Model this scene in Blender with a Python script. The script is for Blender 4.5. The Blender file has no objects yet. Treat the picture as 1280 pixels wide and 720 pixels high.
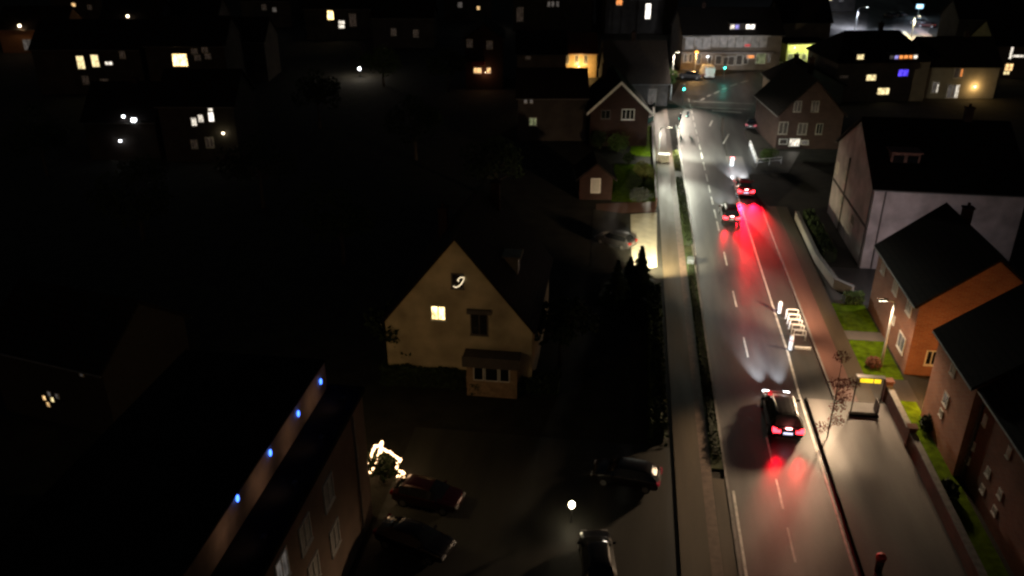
import bpy, math, random
from mathutils import Vector, Matrix
random.seed(7)
scene = bpy.context.scene
C = scene.collection
PI = math.pi
R = math.radians

# ------------------------------------------------------------------ camera
# World axes follow the street: +Y runs along it, +X across it to the right.
F = 1050.0
PITCH = math.atan(503 / F)
TH = R(7.8)
H = 33.85
cam = bpy.data.cameras.new('camera')
cam.sensor_width = 36
cam.lens = F / 1280 * 36
cam.clip_end = 4000
camo = bpy.data.objects.new('camera', cam)
C.objects.link(camo)
camo.location = (0, 0, H)
camo.rotation_euler = (PI / 2 - PITCH, 0, TH)
scene.camera = camo
CM = camo.rotation_euler.to_matrix()
CO = Vector((0, 0, H))

def ray(px, py):
    return CM @ Vector(((px - 640) / F, -(py - 360) / F, -1))

def G(px, py, z=0.0):
    d = ray(px, py)
    k = (z - H) / d.z
    p = CO + d * k
    return Vector((p.x, p.y, z))

def hit(px, py, p, n):
    d = ray(px, py)
    k = (Vector(p) - CO).dot(n) / d.dot(n)
    return CO + d * k, k            # k = depth along the lens axis

def up_at(base, py):
    """height above the ground of image row py over a ground point"""
    lo, hi = 0.0, 40.0
    for _ in range(40):
        m = (lo + hi) / 2
        q = CM.transposed() @ (Vector((base[0], base[1], m)) - CO)
        y = 360 + F * (q.y / q.z)
        if y > py: lo = m
        else: hi = m
    return lo

# ------------------------------------------------------------------ materials
MATS = {}
def nodes(name):
    m = bpy.data.materials.new(name)
    m.use_nodes = True
    nt = m.node_tree
    return m, nt, nt.nodes['Principled BSDF']

def mat(name, col, rough=0.7, metal=0.0, var=0.25, scale=3.0, bump=0.0, bscale=20.0, spec=0.5, coat=0.0, col2=None, detail=6):
    if name in MATS: return MATS[name]
    m, nt, b = nodes(name)
    tc = nt.nodes.new('ShaderNodeTexCoord')
    nz = nt.nodes.new('ShaderNodeTexNoise')
    nz.inputs['Scale'].default_value = scale
    nz.inputs['Detail'].default_value = detail
    nt.links.new(tc.outputs['Object'], nz.inputs['Vector'])
    rp = nt.nodes.new('ShaderNodeValToRGB')
    c2 = col2 or tuple(min(1, c * (1 + var)) for c in col)
    c1 = col if col2 else tuple(c * (1 - var) for c in col)
    rp.color_ramp.elements[0].position = 0.3
    rp.color_ramp.elements[1].position = 0.7
    rp.color_ramp.elements[0].color = (*c1, 1)
    rp.color_ramp.elements[1].color = (*c2, 1)
    nt.links.new(nz.outputs['Fac'], rp.inputs['Fac'])
    nt.links.new(rp.outputs['Color'], b.inputs['Base Color'])
    b.inputs['Roughness'].default_value = rough
    b.inputs['Metallic'].default_value = metal
    b.inputs['Specular IOR Level'].default_value = spec
    b.inputs['Coat Weight'].default_value = coat
    if bump:
        n2 = nt.nodes.new('ShaderNodeTexNoise')
        n2.inputs['Scale'].default_value = bscale
        n2.inputs['Detail'].default_value = 8
        nt.links.new(tc.outputs['Object'], n2.inputs['Vector'])
        bp = nt.nodes.new('ShaderNodeBump')
        bp.inputs['Strength'].default_value = bump
        bp.inputs['Distance'].default_value = 0.05
        nt.links.new(n2.outputs['Fac'], bp.inputs['Height'])
        nt.links.new(bp.outputs['Normal'], b.inputs['Normal'])
    MATS[name] = m
    return m

def asphalt(name, c1, c2, rough=(0.3, 0.6), spec=0.5, patch=0.12):
    """damp asphalt: large stains, wet and dry patches, wheel tracks along Y, fine grain"""
    if name in MATS: return MATS[name]
    m, nt, b = nodes(name)
    N = nt.nodes.new; L = nt.links.new
    tc = N('ShaderNodeTexCoord')
    mp = N('ShaderNodeMapping'); mp.inputs['Scale'].default_value = (1.0, 0.16, 1)
    L(tc.outputs['Object'], mp.inputs['Vector'])
    n1 = N('ShaderNodeTexNoise'); n1.inputs['Scale'].default_value = 0.7; n1.inputs['Detail'].default_value = 7
    L(mp.outputs['Vector'], n1.inputs['Vector'])
    n2 = N('ShaderNodeTexNoise'); n2.inputs['Scale'].default_value = 9; n2.inputs['Detail'].default_value = 10; n2.inputs['Roughness'].default_value = 0.7
    L(tc.outputs['Object'], n2.inputs['Vector'])
    mx = N('ShaderNodeMix'); mx.inputs[0].default_value = 0.35
    L(n1.outputs['Fac'], mx.inputs[2]); L(n2.outputs['Fac'], mx.inputs[3])
    rp = N('ShaderNodeValToRGB')
    rp.color_ramp.elements[0].position = 0.36; rp.color_ramp.elements[1].position = 0.64
    rp.color_ramp.elements[0].color = (*c1, 1); rp.color_ramp.elements[1].color = (*c2, 1)
    L(mx.outputs[0], rp.inputs['Fac']); L(rp.outputs['Color'], b.inputs['Base Color'])
    n3 = N('ShaderNodeTexNoise'); n3.inputs['Scale'].default_value = patch; n3.inputs['Detail'].default_value = 5
    L(mp.outputs['Vector'], n3.inputs['Vector'])
    mr = N('ShaderNodeMapRange')
    mr.inputs['From Min'].default_value = 0.35; mr.inputs['From Max'].default_value = 0.65
    mr.inputs['To Min'].default_value = rough[0]; mr.inputs['To Max'].default_value = rough[1]
    L(n3.outputs['Fac'], mr.inputs['Value']); L(mr.outputs['Result'], b.inputs['Roughness'])
    b.inputs['Specular IOR Level'].default_value = spec
    bp = N('ShaderNodeBump'); bp.inputs['Strength'].default_value = 0.22; bp.inputs['Distance'].default_value = 0.015
    n4 = N('ShaderNodeTexNoise'); n4.inputs['Scale'].default_value = 30; n4.inputs['Detail'].default_value = 6
    L(tc.outputs['Object'], n4.inputs['Vector']); L(n4.outputs['Fac'], bp.inputs['Height'])
    L(bp.outputs['Normal'], b.inputs['Normal'])
    MATS[name] = m
    return m

def brick(name, c1, c2, mortar, scale=1.0, bw=0.5, bh=0.16, rough=0.85, msize=0.015, offset=0.5):
    if name in MATS: return MATS[name]
    m, nt, b = nodes(name)
    N = nt.nodes.new; L = nt.links.new
    tc = N('ShaderNodeTexCoord')
    geo = N('ShaderNodeNewGeometry')
    sx = N('ShaderNodeSeparateXYZ'); L(tc.outputs['Object'], sx.inputs[0])
    ad = N('ShaderNodeMath'); ad.operation = 'ADD'
    L(sx.outputs[0], ad.inputs[0]); L(sx.outputs[1], ad.inputs[1])
    cb = N('ShaderNodeCombineXYZ'); L(ad.outputs[0], cb.inputs[0]); L(sx.outputs[2], cb.inputs[1])
    br = N('ShaderNodeTexBrick')
    br.offset = offset
    br.inputs['Scale'].default_value = scale
    b.inputs['Specular IOR Level'].default_value = 0.15
    br.inputs['Brick Width'].default_value = bw
    br.inputs['Row Height'].default_value = bh
    br.inputs['Mortar Size'].default_value = msize
    br.inputs['Color1'].default_value = (*c1, 1); br.inputs['Color2'].default_value = (*c2, 1); br.inputs['Mortar'].default_value = (*mortar, 1)
    L(cb.outputs[0], br.inputs['Vector'])
    nz = N('ShaderNodeTexNoise'); nz.inputs['Scale'].default_value = 0.8; nz.inputs['Detail'].default_value = 6
    L(tc.outputs['Object'], nz.inputs['Vector'])
    mr = N('ShaderNodeMapRange'); mr.inputs['To Min'].default_value = 0.65; mr.inputs['To Max'].default_value = 1.3
    L(nz.outputs['Fac'], mr.inputs['Value'])
    ml = N('ShaderNodeMix'); ml.data_type = 'RGBA'; ml.blend_type = 'MULTIPLY'; ml.inputs[0].default_value = 1
    L(br.outputs['Color'], ml.inputs[6]); L(mr.outputs['Result'], ml.inputs[7])
    L(ml.outputs[2], b.inputs['Base Color'])
    b.inputs['Roughness'].default_value = rough
    bp = N('ShaderNodeBump'); bp.inputs['Strength'].default_value = 0.5; bp.inputs['Distance'].default_value = 0.02
    inv = N('ShaderNodeMath'); inv.operation = 'SUBTRACT'; inv.inputs[0].default_value = 1
    L(br.outputs['Fac'], inv.inputs[1]); L(inv.outputs[0], bp.inputs['Height']); L(bp.outputs['Normal'], b.inputs['Normal'])
    MATS[name] = m
    return m

def glow(name, col, strength, noise=0.0, nscale=3.0, sample=False, mull=None):
    """an emitting surface; noise breaks it into curtains and furniture seen through the pane"""
    if name in MATS: return MATS[name]
    m, nt, b = nodes(name)
    N = nt.nodes.new; L = nt.links.new
    b.inputs['Base Color'].default_value = (0.05, 0.05, 0.05, 1)
    b.inputs['Roughness'].default_value = 0.15
    b.inputs['Emission Color'].default_value = (*col, 1)
    b.inputs['Emission Strength'].default_value = strength
    if noise:
        tc = N('ShaderNodeTexCoord'); oi = N('ShaderNodeObjectInfo')
        ad = N('ShaderNodeVectorMath'); ad.operation = 'ADD'
        L(tc.outputs['Object'], ad.inputs[0])
        sc_ = N('ShaderNodeVectorMath'); sc_.operation = 'SCALE'; sc_.inputs['Scale'].default_value = 37.0
        cx = N('ShaderNodeCombineXYZ')
        for i in range(3): L(oi.outputs['Random'], cx.inputs[i])
        L(cx.outputs[0], sc_.inputs[0]); L(sc_.outputs[0], ad.inputs[1])
        mp = N('ShaderNodeMapping'); mp.inputs['Scale'].default_value = (1.6, 1.6, 0.6)
        L(ad.outputs[0], mp.inputs['Vector'])
        nz = N('ShaderNodeTexNoise'); nz.inputs['Scale'].default_value = nscale; nz.inputs['Detail'].default_value = 3
        L(mp.outputs['Vector'], nz.inputs['Vector'])
        mr = N('ShaderNodeMapRange'); mr.inputs['From Min'].default_value = 0.35; mr.inputs['From Max'].default_value = 0.62
        mr.inputs['To Min'].default_value = strength * (1 - noise); mr.inputs['To Max'].default_value = strength * (1 + noise * 0.4)
        L(nz.outputs['Fac'], mr.inputs['Value']); L(mr.outputs['Result'], b.inputs['Emission Strength'])
    if not sample:
        m.cycles.emission_sampling = 'NONE'
    MATS[name] = m
    return m

def leafmat(name, c1, c2):
    if name in MATS: return MATS[name]
    m = mat(name, c1, 0.75, col2=c2, scale=1.3, spec=0.25)
    return m

asph = asphalt('damp_asphalt', (0.036, 0.036, 0.037), (0.098, 0.095, 0.092), (0.36, 0.56), 0.5)
asph_old = asphalt('old_asphalt', (0.035, 0.034, 0.033), (0.065, 0.062, 0.058), (0.5, 0.75), 0.4)
paveA = asphalt('grey_paving', (0.11, 0.1, 0.095), (0.17, 0.155, 0.145), (0.45, 0.7), 0.4, 0.3)
paveL = asphalt('brown_paving', (0.055, 0.041, 0.024), (0.1, 0.076, 0.047), (0.55, 0.8), 0.35, 0.3)
paveR = asphalt('red_cycle_paving', (0.13, 0.065, 0.05), (0.19, 0.095, 0.075), (0.5, 0.75), 0.35, 0.3)
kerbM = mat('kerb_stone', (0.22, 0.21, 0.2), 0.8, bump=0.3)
lineM = mat('road_paint', (0.62, 0.61, 0.57), 0.6, var=0.3, scale=2.2, detail=10)
soil = mat('soil', (0.022, 0.02, 0.014), 0.95, var=0.5, scale=0.6, bump=0.6, bscale=5)
grassM = mat('lawn_grass', (0.072, 0.125, 0.003), 1.0, spec=0.05, var=0.45, scale=1.6, bump=0.8, bscale=40)
verge = mat('verge_grass', (0.045, 0.06, 0.02), 0.95, var=0.5, scale=1.2, bump=0.8, bscale=30)
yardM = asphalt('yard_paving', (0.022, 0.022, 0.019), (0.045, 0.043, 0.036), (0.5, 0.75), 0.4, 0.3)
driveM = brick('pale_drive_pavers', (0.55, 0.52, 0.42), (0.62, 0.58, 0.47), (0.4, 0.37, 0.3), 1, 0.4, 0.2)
brickR = brick('red_brick', (0.27, 0.1, 0.06), (0.33, 0.14, 0.08), (0.3, 0.25, 0.21), 1, 0.5, 0.16)
brickD = brick('dark_brick', (0.032, 0.016, 0.013), (0.045, 0.022, 0.018), (0.045, 0.036, 0.032), 1, 0.5, 0.16)
brickY = brick('pinkish_brick', (0.055, 0.031, 0.028), (0.075, 0.042, 0.036), (0.07, 0.058, 0.054), 1, 0.5, 0.16)
renderW = mat('white_render', (0.5, 0.45, 0.46), 0.9, var=0.25, scale=0.7, bump=0.2, bscale=30)
renderC = mat('cream_render', (0.46, 0.38, 0.24), 0.95, var=0.35, scale=0.45, bump=0.2, bscale=30)
renderG = mat('grey_render', (0.3, 0.28, 0.25), 0.9, var=0.15, scale=0.6, bump=0.2, bscale=30)
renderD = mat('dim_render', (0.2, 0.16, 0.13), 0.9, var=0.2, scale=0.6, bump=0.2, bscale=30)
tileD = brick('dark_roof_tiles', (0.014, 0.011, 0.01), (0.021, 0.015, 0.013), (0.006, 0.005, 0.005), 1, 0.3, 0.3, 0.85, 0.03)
tileR = brick('red_roof_tiles', (0.13, 0.05, 0.03), (0.17, 0.065, 0.04), (0.04, 0.02, 0.015), 1, 0.3, 0.3, 0.8, 0.03)
felt = mat('roof_felt', (0.02, 0.018, 0.016), 1.0, var=0.4, scale=0.5, bump=0.3, spec=0.05)
woodD = mat('dark_timber', (0.09, 0.045, 0.03), 0.8, var=0.35, scale=3)
hedgeD = mat('hedge_core', (0.012, 0.018, 0.008), 1.0, var=0.4)
leafG = leafmat('leaf_green', (0.035, 0.07, 0.018), (0.08, 0.12, 0.03))
leafD = leafmat('leaf_dark', (0.018, 0.032, 0.012), (0.035, 0.055, 0.02))
leafB = leafmat('leaf_brown', (0.1, 0.045, 0.025), (0.16, 0.065, 0.04))
leafY = leafmat('leaf_olive', (0.07, 0.085, 0.02), (0.12, 0.12, 0.035))
bark = mat('bark', (0.07, 0.055, 0.042), 0.95, var=0.4, scale=6, bump=0.6)
frameW = mat('white_frame', (0.72, 0.7, 0.66), 0.5, var=0.08)
frameD = mat('dark_frame', (0.06, 0.05, 0.045), 0.6, var=0.2)
shutter = mat('roller_shutter', (0.45, 0.43, 0.4), 0.6, var=0.1)
glassD = mat('dark_glass', (0.012, 0.013, 0.015), 0.08, spec=0.6, var=0.2)
steel = mat('galvanised_steel', (0.5, 0.5, 0.48), 0.45, 0.7, var=0.15, scale=4)
blackM = mat('black_plastic', (0.02, 0.02, 0.02), 0.5, var=0.3)
whiteM = mat('white_paint', (0.8, 0.8, 0.78), 0.45, var=0.06)
gutterM = mat('zinc_gutter', (0.25, 0.25, 0.25), 0.5, 0.6, var=0.2)
redM = mat('red_paint', (0.5, 0.03, 0.025), 0.5, var=0.15)
rubber = mat('tyre_rubber', (0.014, 0.014, 0.014), 0.85, var=0.3)
rimM = mat('alloy_rim', (0.35, 0.35, 0.36), 0.35, 0.8, var=0.1)

LIT = {
    'warm': glow('pane_warm', (1.0, 0.62, 0.26), 1.6, 0.65, 2.5),
    'bright': glow('pane_bright', (1.0, 0.7, 0.28), 4.0, 0.75, 3.0),
    'white': glow('pane_white', (1.0, 0.9, 0.75), 1.3, 0.7, 3.0),
    'hotwhite': glow('pane_hot_white', (1.0, 0.93, 0.82), 2.6, 0.5, 2.0),
    'dimwhite': glow('pane_dim_white', (0.8, 0.7, 0.62), 0.10, 0.7, 2.5),
    'faint': glow('pane_faint', (0.8, 0.55, 0.4), 0.03, 0.7, 2.5),
    'orange': glow('pane_orange', (1.0, 0.33, 0.08), 1.3, 0.6, 3.0),
    'blue': glow('pane_blue', (0.1, 0.06, 1.0), 1.5, 0.5, 3.0),
    'lilac': glow('pane_lilac', (0.45, 0.4, 1.0), 0.9, 0.5, 3.0),
    'yellow': glow('pane_yellow', (1.0, 0.8, 0.4), 1.5, 0.6, 3.0),
    'green': glow('pane_greenish', (0.55, 0.6, 0.3), 0.25, 0.7, 2.0),
    'dark': glassD, 'shutter': shutter,
}

# ------------------------------------------------------------------ mesh builder
class MB:
    def __init__(self):
        self.v = []; self.f = []
    def poly(self, pts):
        i = len(self.v); self.v += [tuple(p) for p in pts]; self.f.append(tuple(range(i, i + len(pts))))
    def box(self, c, s, rz=0.0, M=None):
        x, y, z = (k / 2 for k in s)
        i = len(self.v)
        cr, sr = math.cos(rz), math.sin(rz)
        for dz in (-z, z):
            for dx, dy in ((-x, -y), (x, -y), (x, y), (-x, y)):
                p = Vector((dx * cr - dy * sr + c[0], dx * sr + dy * cr + c[1], dz + c[2]))
                if M: p = M @ p
                self.v.append(tuple(p))
        for q in ((3, 2, 1, 0), (4, 5, 6, 7), (0, 1, 5, 4), (1, 2, 6, 5), (2, 3, 7, 6), (3, 0, 4, 7)):
            self.f.append(tuple(i + k for k in q))
        return self
    def tube(self, pts, rad, n=8, cap=True):
        pts = [Vector(p) for p in pts]
        if not hasattr(rad, '__len__'): rad = [rad] * len(pts)
        i0 = len(self.v)
        ref = None
        for k, p in enumerate(pts):
            d = (pts[min(k + 1, len(pts) - 1)] - pts[max(k - 1, 0)]).normalized()
            if ref is None:
                ref = d.orthogonal().normalized()
            ref = (ref - d * ref.dot(d)).normalized()
            b = d.cross(ref)
            for j in range(n):
                a = 2 * PI * j / n
                self.v.append(tuple(p + (ref * math.cos(a) + b * math.sin(a)) * rad[k]))
        for k in range(len(pts) - 1):
            for j in range(n):
                a = i0 + k * n + j; b2 = i0 + k * n + (j + 1) % n
                self.f.append((a, b2, b2 + n, a + n))
        if cap:
            self.f.append(tuple(i0 + j for j in reversed(range(n))))
            self.f.append(tuple(i0 + (len(pts) - 1) * n + j for j in range(n)))
        return self
    def ball(self, c, r, n=10, m=6, sq=(1, 1, 1)):
        i0 = len(self.v)
        for a in range(m + 1):
            ph = PI * a / m
            for b in range(n):
                t = 2 * PI * b / n
                self.v.append((c[0] + r * sq[0] * math.sin(ph) * math.cos(t), c[1] + r * sq[1] * math.sin(ph) * math.sin(t), c[2] + r * sq[2] * math.cos(ph)))
        for a in range(m):
            for b in range(n):
                p = i0 + a * n + b; q = i0 + a * n + (b + 1) % n
                self.f.append((p, p + n, q + n, q))
        return self
    def build(self, name, m, parent=None, smooth=False, loc=None):
        me = bpy.data.meshes.new(name)
        me.from_pydata(self.v, [], self.f)
        me.materials.append(m)
        if smooth:
            for p in me.polygons: p.use_smooth = True
        me.update()
        o = bpy.data.objects.new(name, me)
        C.objects.link(o)
        if parent is not None: o.parent = parent
        if loc is not None: o.location = loc
        return o

def tag(o, label, cat, group=None, kind=None):
    o['label'] = label; o['category'] = cat
    if group: o['group'] = group
    if kind: o['kind'] = kind
    return o

def thing(name, label, cat, loc=(0, 0, 0), rz=0.0, group=None):
    o = bpy.data.objects.new(name, None)
    o.empty_display_size = 0.3
    C.objects.link(o)
    o.location = loc; o.rotation_euler = (0, 0, rz)
    return tag(o, label, cat, group)

def struct(name, mb, m, label=None):
    o = mb.build(name, m)
    o['kind'] = 'structure'
    if label: o['label'] = label
    return o

def lamp(kind, name, loc, power, col, parent=None, rad=0.1, spot=150, blend=0.6, aim=None):
    l = bpy.data.lights.new(name, kind)
    l.energy = power; l.color = col; l.shadow_soft_size = rad
    o = bpy.data.objects.new(name, l)
    C.objects.link(o)
    o.location = loc
    if kind == 'SPOT':
        l.spot_size = R(spot); l.spot_blend = blend
        d = Vector(aim) if aim is not None else Vector((0, 0, -1))
        o.rotation_euler = d.to_track_quat('-Z', 'Y').to_euler()
    if parent is not None: o.parent = parent
    return o

def sheet(pts, z):
    mb = MB(); mb.poly([(p[0], p[1], z) for p in pts]); return mb

def strip(line, a, b, z, step=None):
    """ribbon along a polyline, from offset a to offset b on its right"""
    mb = MB()
    L = []
    for k, p in enumerate(line):
        p = Vector((p[0], p[1]))
        q0 = Vector(line[max(k - 1, 0)][:2]); q1 = Vector(line[min(k + 1, len(line) - 1)][:2])
        d = (q1 - q0).normalized(); n = Vector((d.y, -d.x))
        L.append((p + n * a, p + n * b))
    for k in range(len(L) - 1):
        (p0, p1), (q0, q1) = L[k], L[k + 1]
        mb.poly([(p0.x, p0.y, z), (p1.x, p1.y, z), (q1.x, q1.y, z), (q0.x, q0.y, z)])
    return mb

# ------------------------------------------------------------------ world
w = bpy.data.worlds.new('World'); scene.world = w
w.use_nodes = True
nt = w.node_tree
bg = nt.nodes['Background']
sky = nt.nodes.new('ShaderNodeTexSky')
sky.sky_type = 'NISHITA'; sky.sun_disc = False
sky.sun_elevation = R(4.0); sky.sun_rotation = R(200)
mixc = nt.nodes.new('ShaderNodeMix'); mixc.data_type = 'RGBA'; mixc.blend_type = 'MULTIPLY'; mixc.inputs[0].default_value = 1
mixc.inputs[7].default_value = (0.85, 0.8, 0.82, 1)      # town glow on low cloud
nt.links.new(sky.outputs[0], mixc.inputs[6]); nt.links.new(mixc.outputs[2], bg.inputs['Color'])
bg.inputs['Strength'].default_value = 0.008
sun = bpy.data.lights.new('moon', 'SUN'); sun.energy = 0.004; sun.angle = R(10); sun.color = (1, 0.9, 0.8)
suno = bpy.data.objects.new('moon', sun); C.objects.link(suno)
suno.rotation_euler = (R(89), 0, R(200 - 180) * -1)

# ------------------------------------------------------------------ ground and roads
struct('ground', sheet([(-900, -200), (900, -200), (900, 1800), (-900, 1800)], 0.0), soil)

# the main street: straight, then bending right at the junction
def bez(p0, p1, p2, p3, n):
    out = []
    for i in range(n + 1):
        t = i / n
        out.append(tuple((1 - t) ** 3 * p0[k] + 3 * (1 - t) ** 2 * t * p1[k] + 3 * (1 - t) * t * t * p2[k] + t ** 3 * p3[k] for k in range(2)))
    return out
roadend = G(1000, 84)
farline = [(10.9, -30), (10.9, 40), (10.9, 80), (10.9, 118)] + bez((10.9, 118), (10.9, 150), (18, 163), (roadend.x, roadend.y), 14)[1:]
pA = G(1060, 55); pB = G(1100, 15); pC = G(1120, -20)
farline2 = farline + [(pA.x + 6, pA.y - 4), (pB.x, pB.y), (pC.x, pC.y)]
road = strip(farline2, -3.2, 3.2, 0.02)
struct('road', road, asph)
# junction apron towards the shops
ap = [G(838, 126), G(850, 104), G(880, 97), G(950, 88), G(965, 100), G(958, 150), G(920, 150), G(862, 140)]
struct('junction', sheet(ap, 0.024), asph)
# far side street
fs = [G(1025, 40), G(1040, -2), G(1135, -2), G(1165, 30), G(1150, 62), G(1060, 62)]
struct('side_street', sheet(fs, 0.016), paveA)

# parking lane, cycle path, footway on the right
struct('parking_lane', sheet([(14.1, 20), (16.2, 20), (16.2, 112), (14.1, 112)], 0.024), asph_old)
mb = MB(); mb.box((15.1, 110, 0.01), (2.2, 12, 0.03)); 
struct('bay_paving', mb, paveA)
mb = MB(); mb.box((17.04, 40, 0.07), (5.5, 28.4, 0.14))
struct('pavement', mb, paveA)
mb = MB(); mb.box((17.15, 75, 0.06), (1.5, 41.5, 0.12)); struct('cycle_path', mb, paveR)
mb = MB(); mb.box((18.55, 75, 0.065), (1.3, 41.5, 0.13)); struct('footpath', mb, paveL)
mb = MB(); mb.box((14.22, 40.0, 0.075), (0.13, 28.5, 0.16)); struct('kerb', mb, mat('matt_dark_kerb', (0.006, 0.005, 0.005), 1.0, spec=0.0))  # kerb near black and fully matt
mb = MB(); mb.box((16.3, 75, 0.07), (0.16, 41.5, 0.15)); struct('kerb', mb, kerbM)
struct('forecourt', sheet([G(915, 219), G(985, 216), G(1000, 190), G(940, 187), G(930, 165), G(940, 140), G(905, 140), G(905, 170)], 0.012), asph)
# left kerb, verge, footpath
mb = MB(); mb.box((7.62, 55, 0.06), (0.16, 130, 0.13)); struct('kerb', mb, kerbM)
mb = MB(); mb.box((7.15, 75, 0.05), (0.78, 60, 0.1)); mb.box((7.15, 112, 0.05), (0.78, 8, 0.1)); struct('verge', mb, verge)
mb = MB(); mb.box((5.6, 70, 0.05), (2.3, 150, 0.1)); struct('footpath', mb, paveL)
mb = MB(); mb.box((6.4, 70, 0.054), (0.62, 150, 0.1)); struct('cycle_path', mb, mat('worn_red_paving', (0.13, 0.085, 0.06), 0.75, var=0.3))
mb = MB(); mb.box((7.15, 25, 0.045), (0.78, 38, 0.09)); struct('footpath', mb, paveL)
mb = MB(); mb.box((7.15, 106.5, 0.045), (0.78, 2.9, 0.09)); struct('footpath', mb, paveA)
# the sheet of yard in front of the left block and the gardens
struct('yard', sheet([(-13.2, 18), (4.2, 18), (4.2, 47), (-13.2, 47)], 0.008), yardM)
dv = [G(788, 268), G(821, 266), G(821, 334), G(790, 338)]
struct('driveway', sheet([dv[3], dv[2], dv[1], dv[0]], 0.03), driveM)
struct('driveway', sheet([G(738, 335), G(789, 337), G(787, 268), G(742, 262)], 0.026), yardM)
gl = [G(764, 252), G(821, 254), G(824, 206), G(768, 205)]
struct('lawn', sheet(gl, 0.02), grassM)
gl = [G(786, 195), G(823, 196), G(826, 158), G(795, 157)]
struct('lawn', sheet(gl, 0.02), grassM)
struct('path', sheet([G(745, 268), G(820, 265), G(820, 252), G(745, 255)], 0.024), paveR)
mb = MB()
for y0, y1 in ((65.6, 70.8), (58.0, 64.0), (30, 55.0)):
    xa = 19.25 if y0 > 57 else 20.0
    mb.poly([(xa, y0, 0.02), (22.1, y0, 0.02), (22.1, y1, 0.02), (xa, y1, 0.02)])
struct('lawn', mb, grassM)
struct('path', sheet([(19.2, 64.0), (22.3, 64.0), (22.3, 65.6), (19.2, 65.6)], 0.012), paveA)
struct('path', sheet([(19.2, 55.0), (22.3, 55.0), (22.3, 58.0), (19.2, 58.0)], 0.012), asph_old)
struct('driveway', sheet([(19.2, 70.8), (30, 70.8), (30, 79), (19.2, 79)], 0.012), asph_old)

# painted markings
Z = 0.028
mk = MB()
def dash(x, y0, y1, wd=0.13):
    mk.poly([(x - wd / 2, y0, Z), (x + wd / 2, y0, Z), (x + wd / 2, y1, Z), (x - wd / 2, y1, Z)])
def gy(px, py): return G(px, py).y
yy = gy(969, 580)
# dashes read off the photograph's rows
for (xa, ya), (xb, yb) in (((937, 447), (930, 422)), ((922, 384), (915, 364)), ((909, 332), (905, 315)), ((900, 289), (896, 277)), ((896, 273), (893, 262)),
               ((892, 256), (890, 246)), ((889, 241), (886, 232)), ((885, 227), (883, 218)), ((883, 213), (880, 203)), ((969, 580), (960, 546)),
               ((984, 637), (972, 599)), ((1000, 704), (987, 660))):
    dash(10.75, gy(xa, ya), gy(xb, yb))
yk = gy(880, 200)
for k in range(9):
    dash(10.75, yk + 0.6 + k * 4.2, yk + 3.4 + k * 4.2)
struct('lane_markings', mk, lineM)
mk = MB()
ln = [(14.0, 10), (14.0, 40), (13.98, 60.5)]
mkl = strip([(13.82, 10), (13.86, 56), (14.0, 61.0), (13.98, 63.5), (13.95, 107)], -0.08, 0.08, Z)
struct('edge_line', mkl, lineM)
mk = MB()
struct('edge_line', strip([(7.95, 22), (7.95, 43)], -0.08, 0.08, Z), lineM)
struct('edge_line', strip([(7.85, 80), (7.85, 132)], -0.05, 0.05, Z), lineM)
mk = MB()
def seg(a, b, wd, z=Z + 0.006):
    a = Vector(a[:2]); b = Vector(b[:2]); d = (b - a).normalized(); n = Vector((d.y, -d.x)) * wd / 2
    mk.poly([(*(a + n), z), (*(b + n), z), (*(b - n), z), (*(a - n), z)])
seg(G(890, 138.5), G(927, 141), 0.5)
seg(G(864, 127), G(942, 130), 0.22); seg(G(862, 134), G(938, 137), 0.22)
for (a, b, c, d) in ((876, 126, 880, 123), (884, 121, 888, 119), (893, 117, 899, 114), (903, 112, 908, 110), (913, 108, 921, 105), (926, 103.5, 935, 101)):
    seg(G(a, b), G(c, d), 0.35)
seg(G(887, 158), G(890.5, 151), 0.22)
seg(G(904, 180), G(911, 168), 0.18)
struct('junction_markings', mk, lineM)

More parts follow.
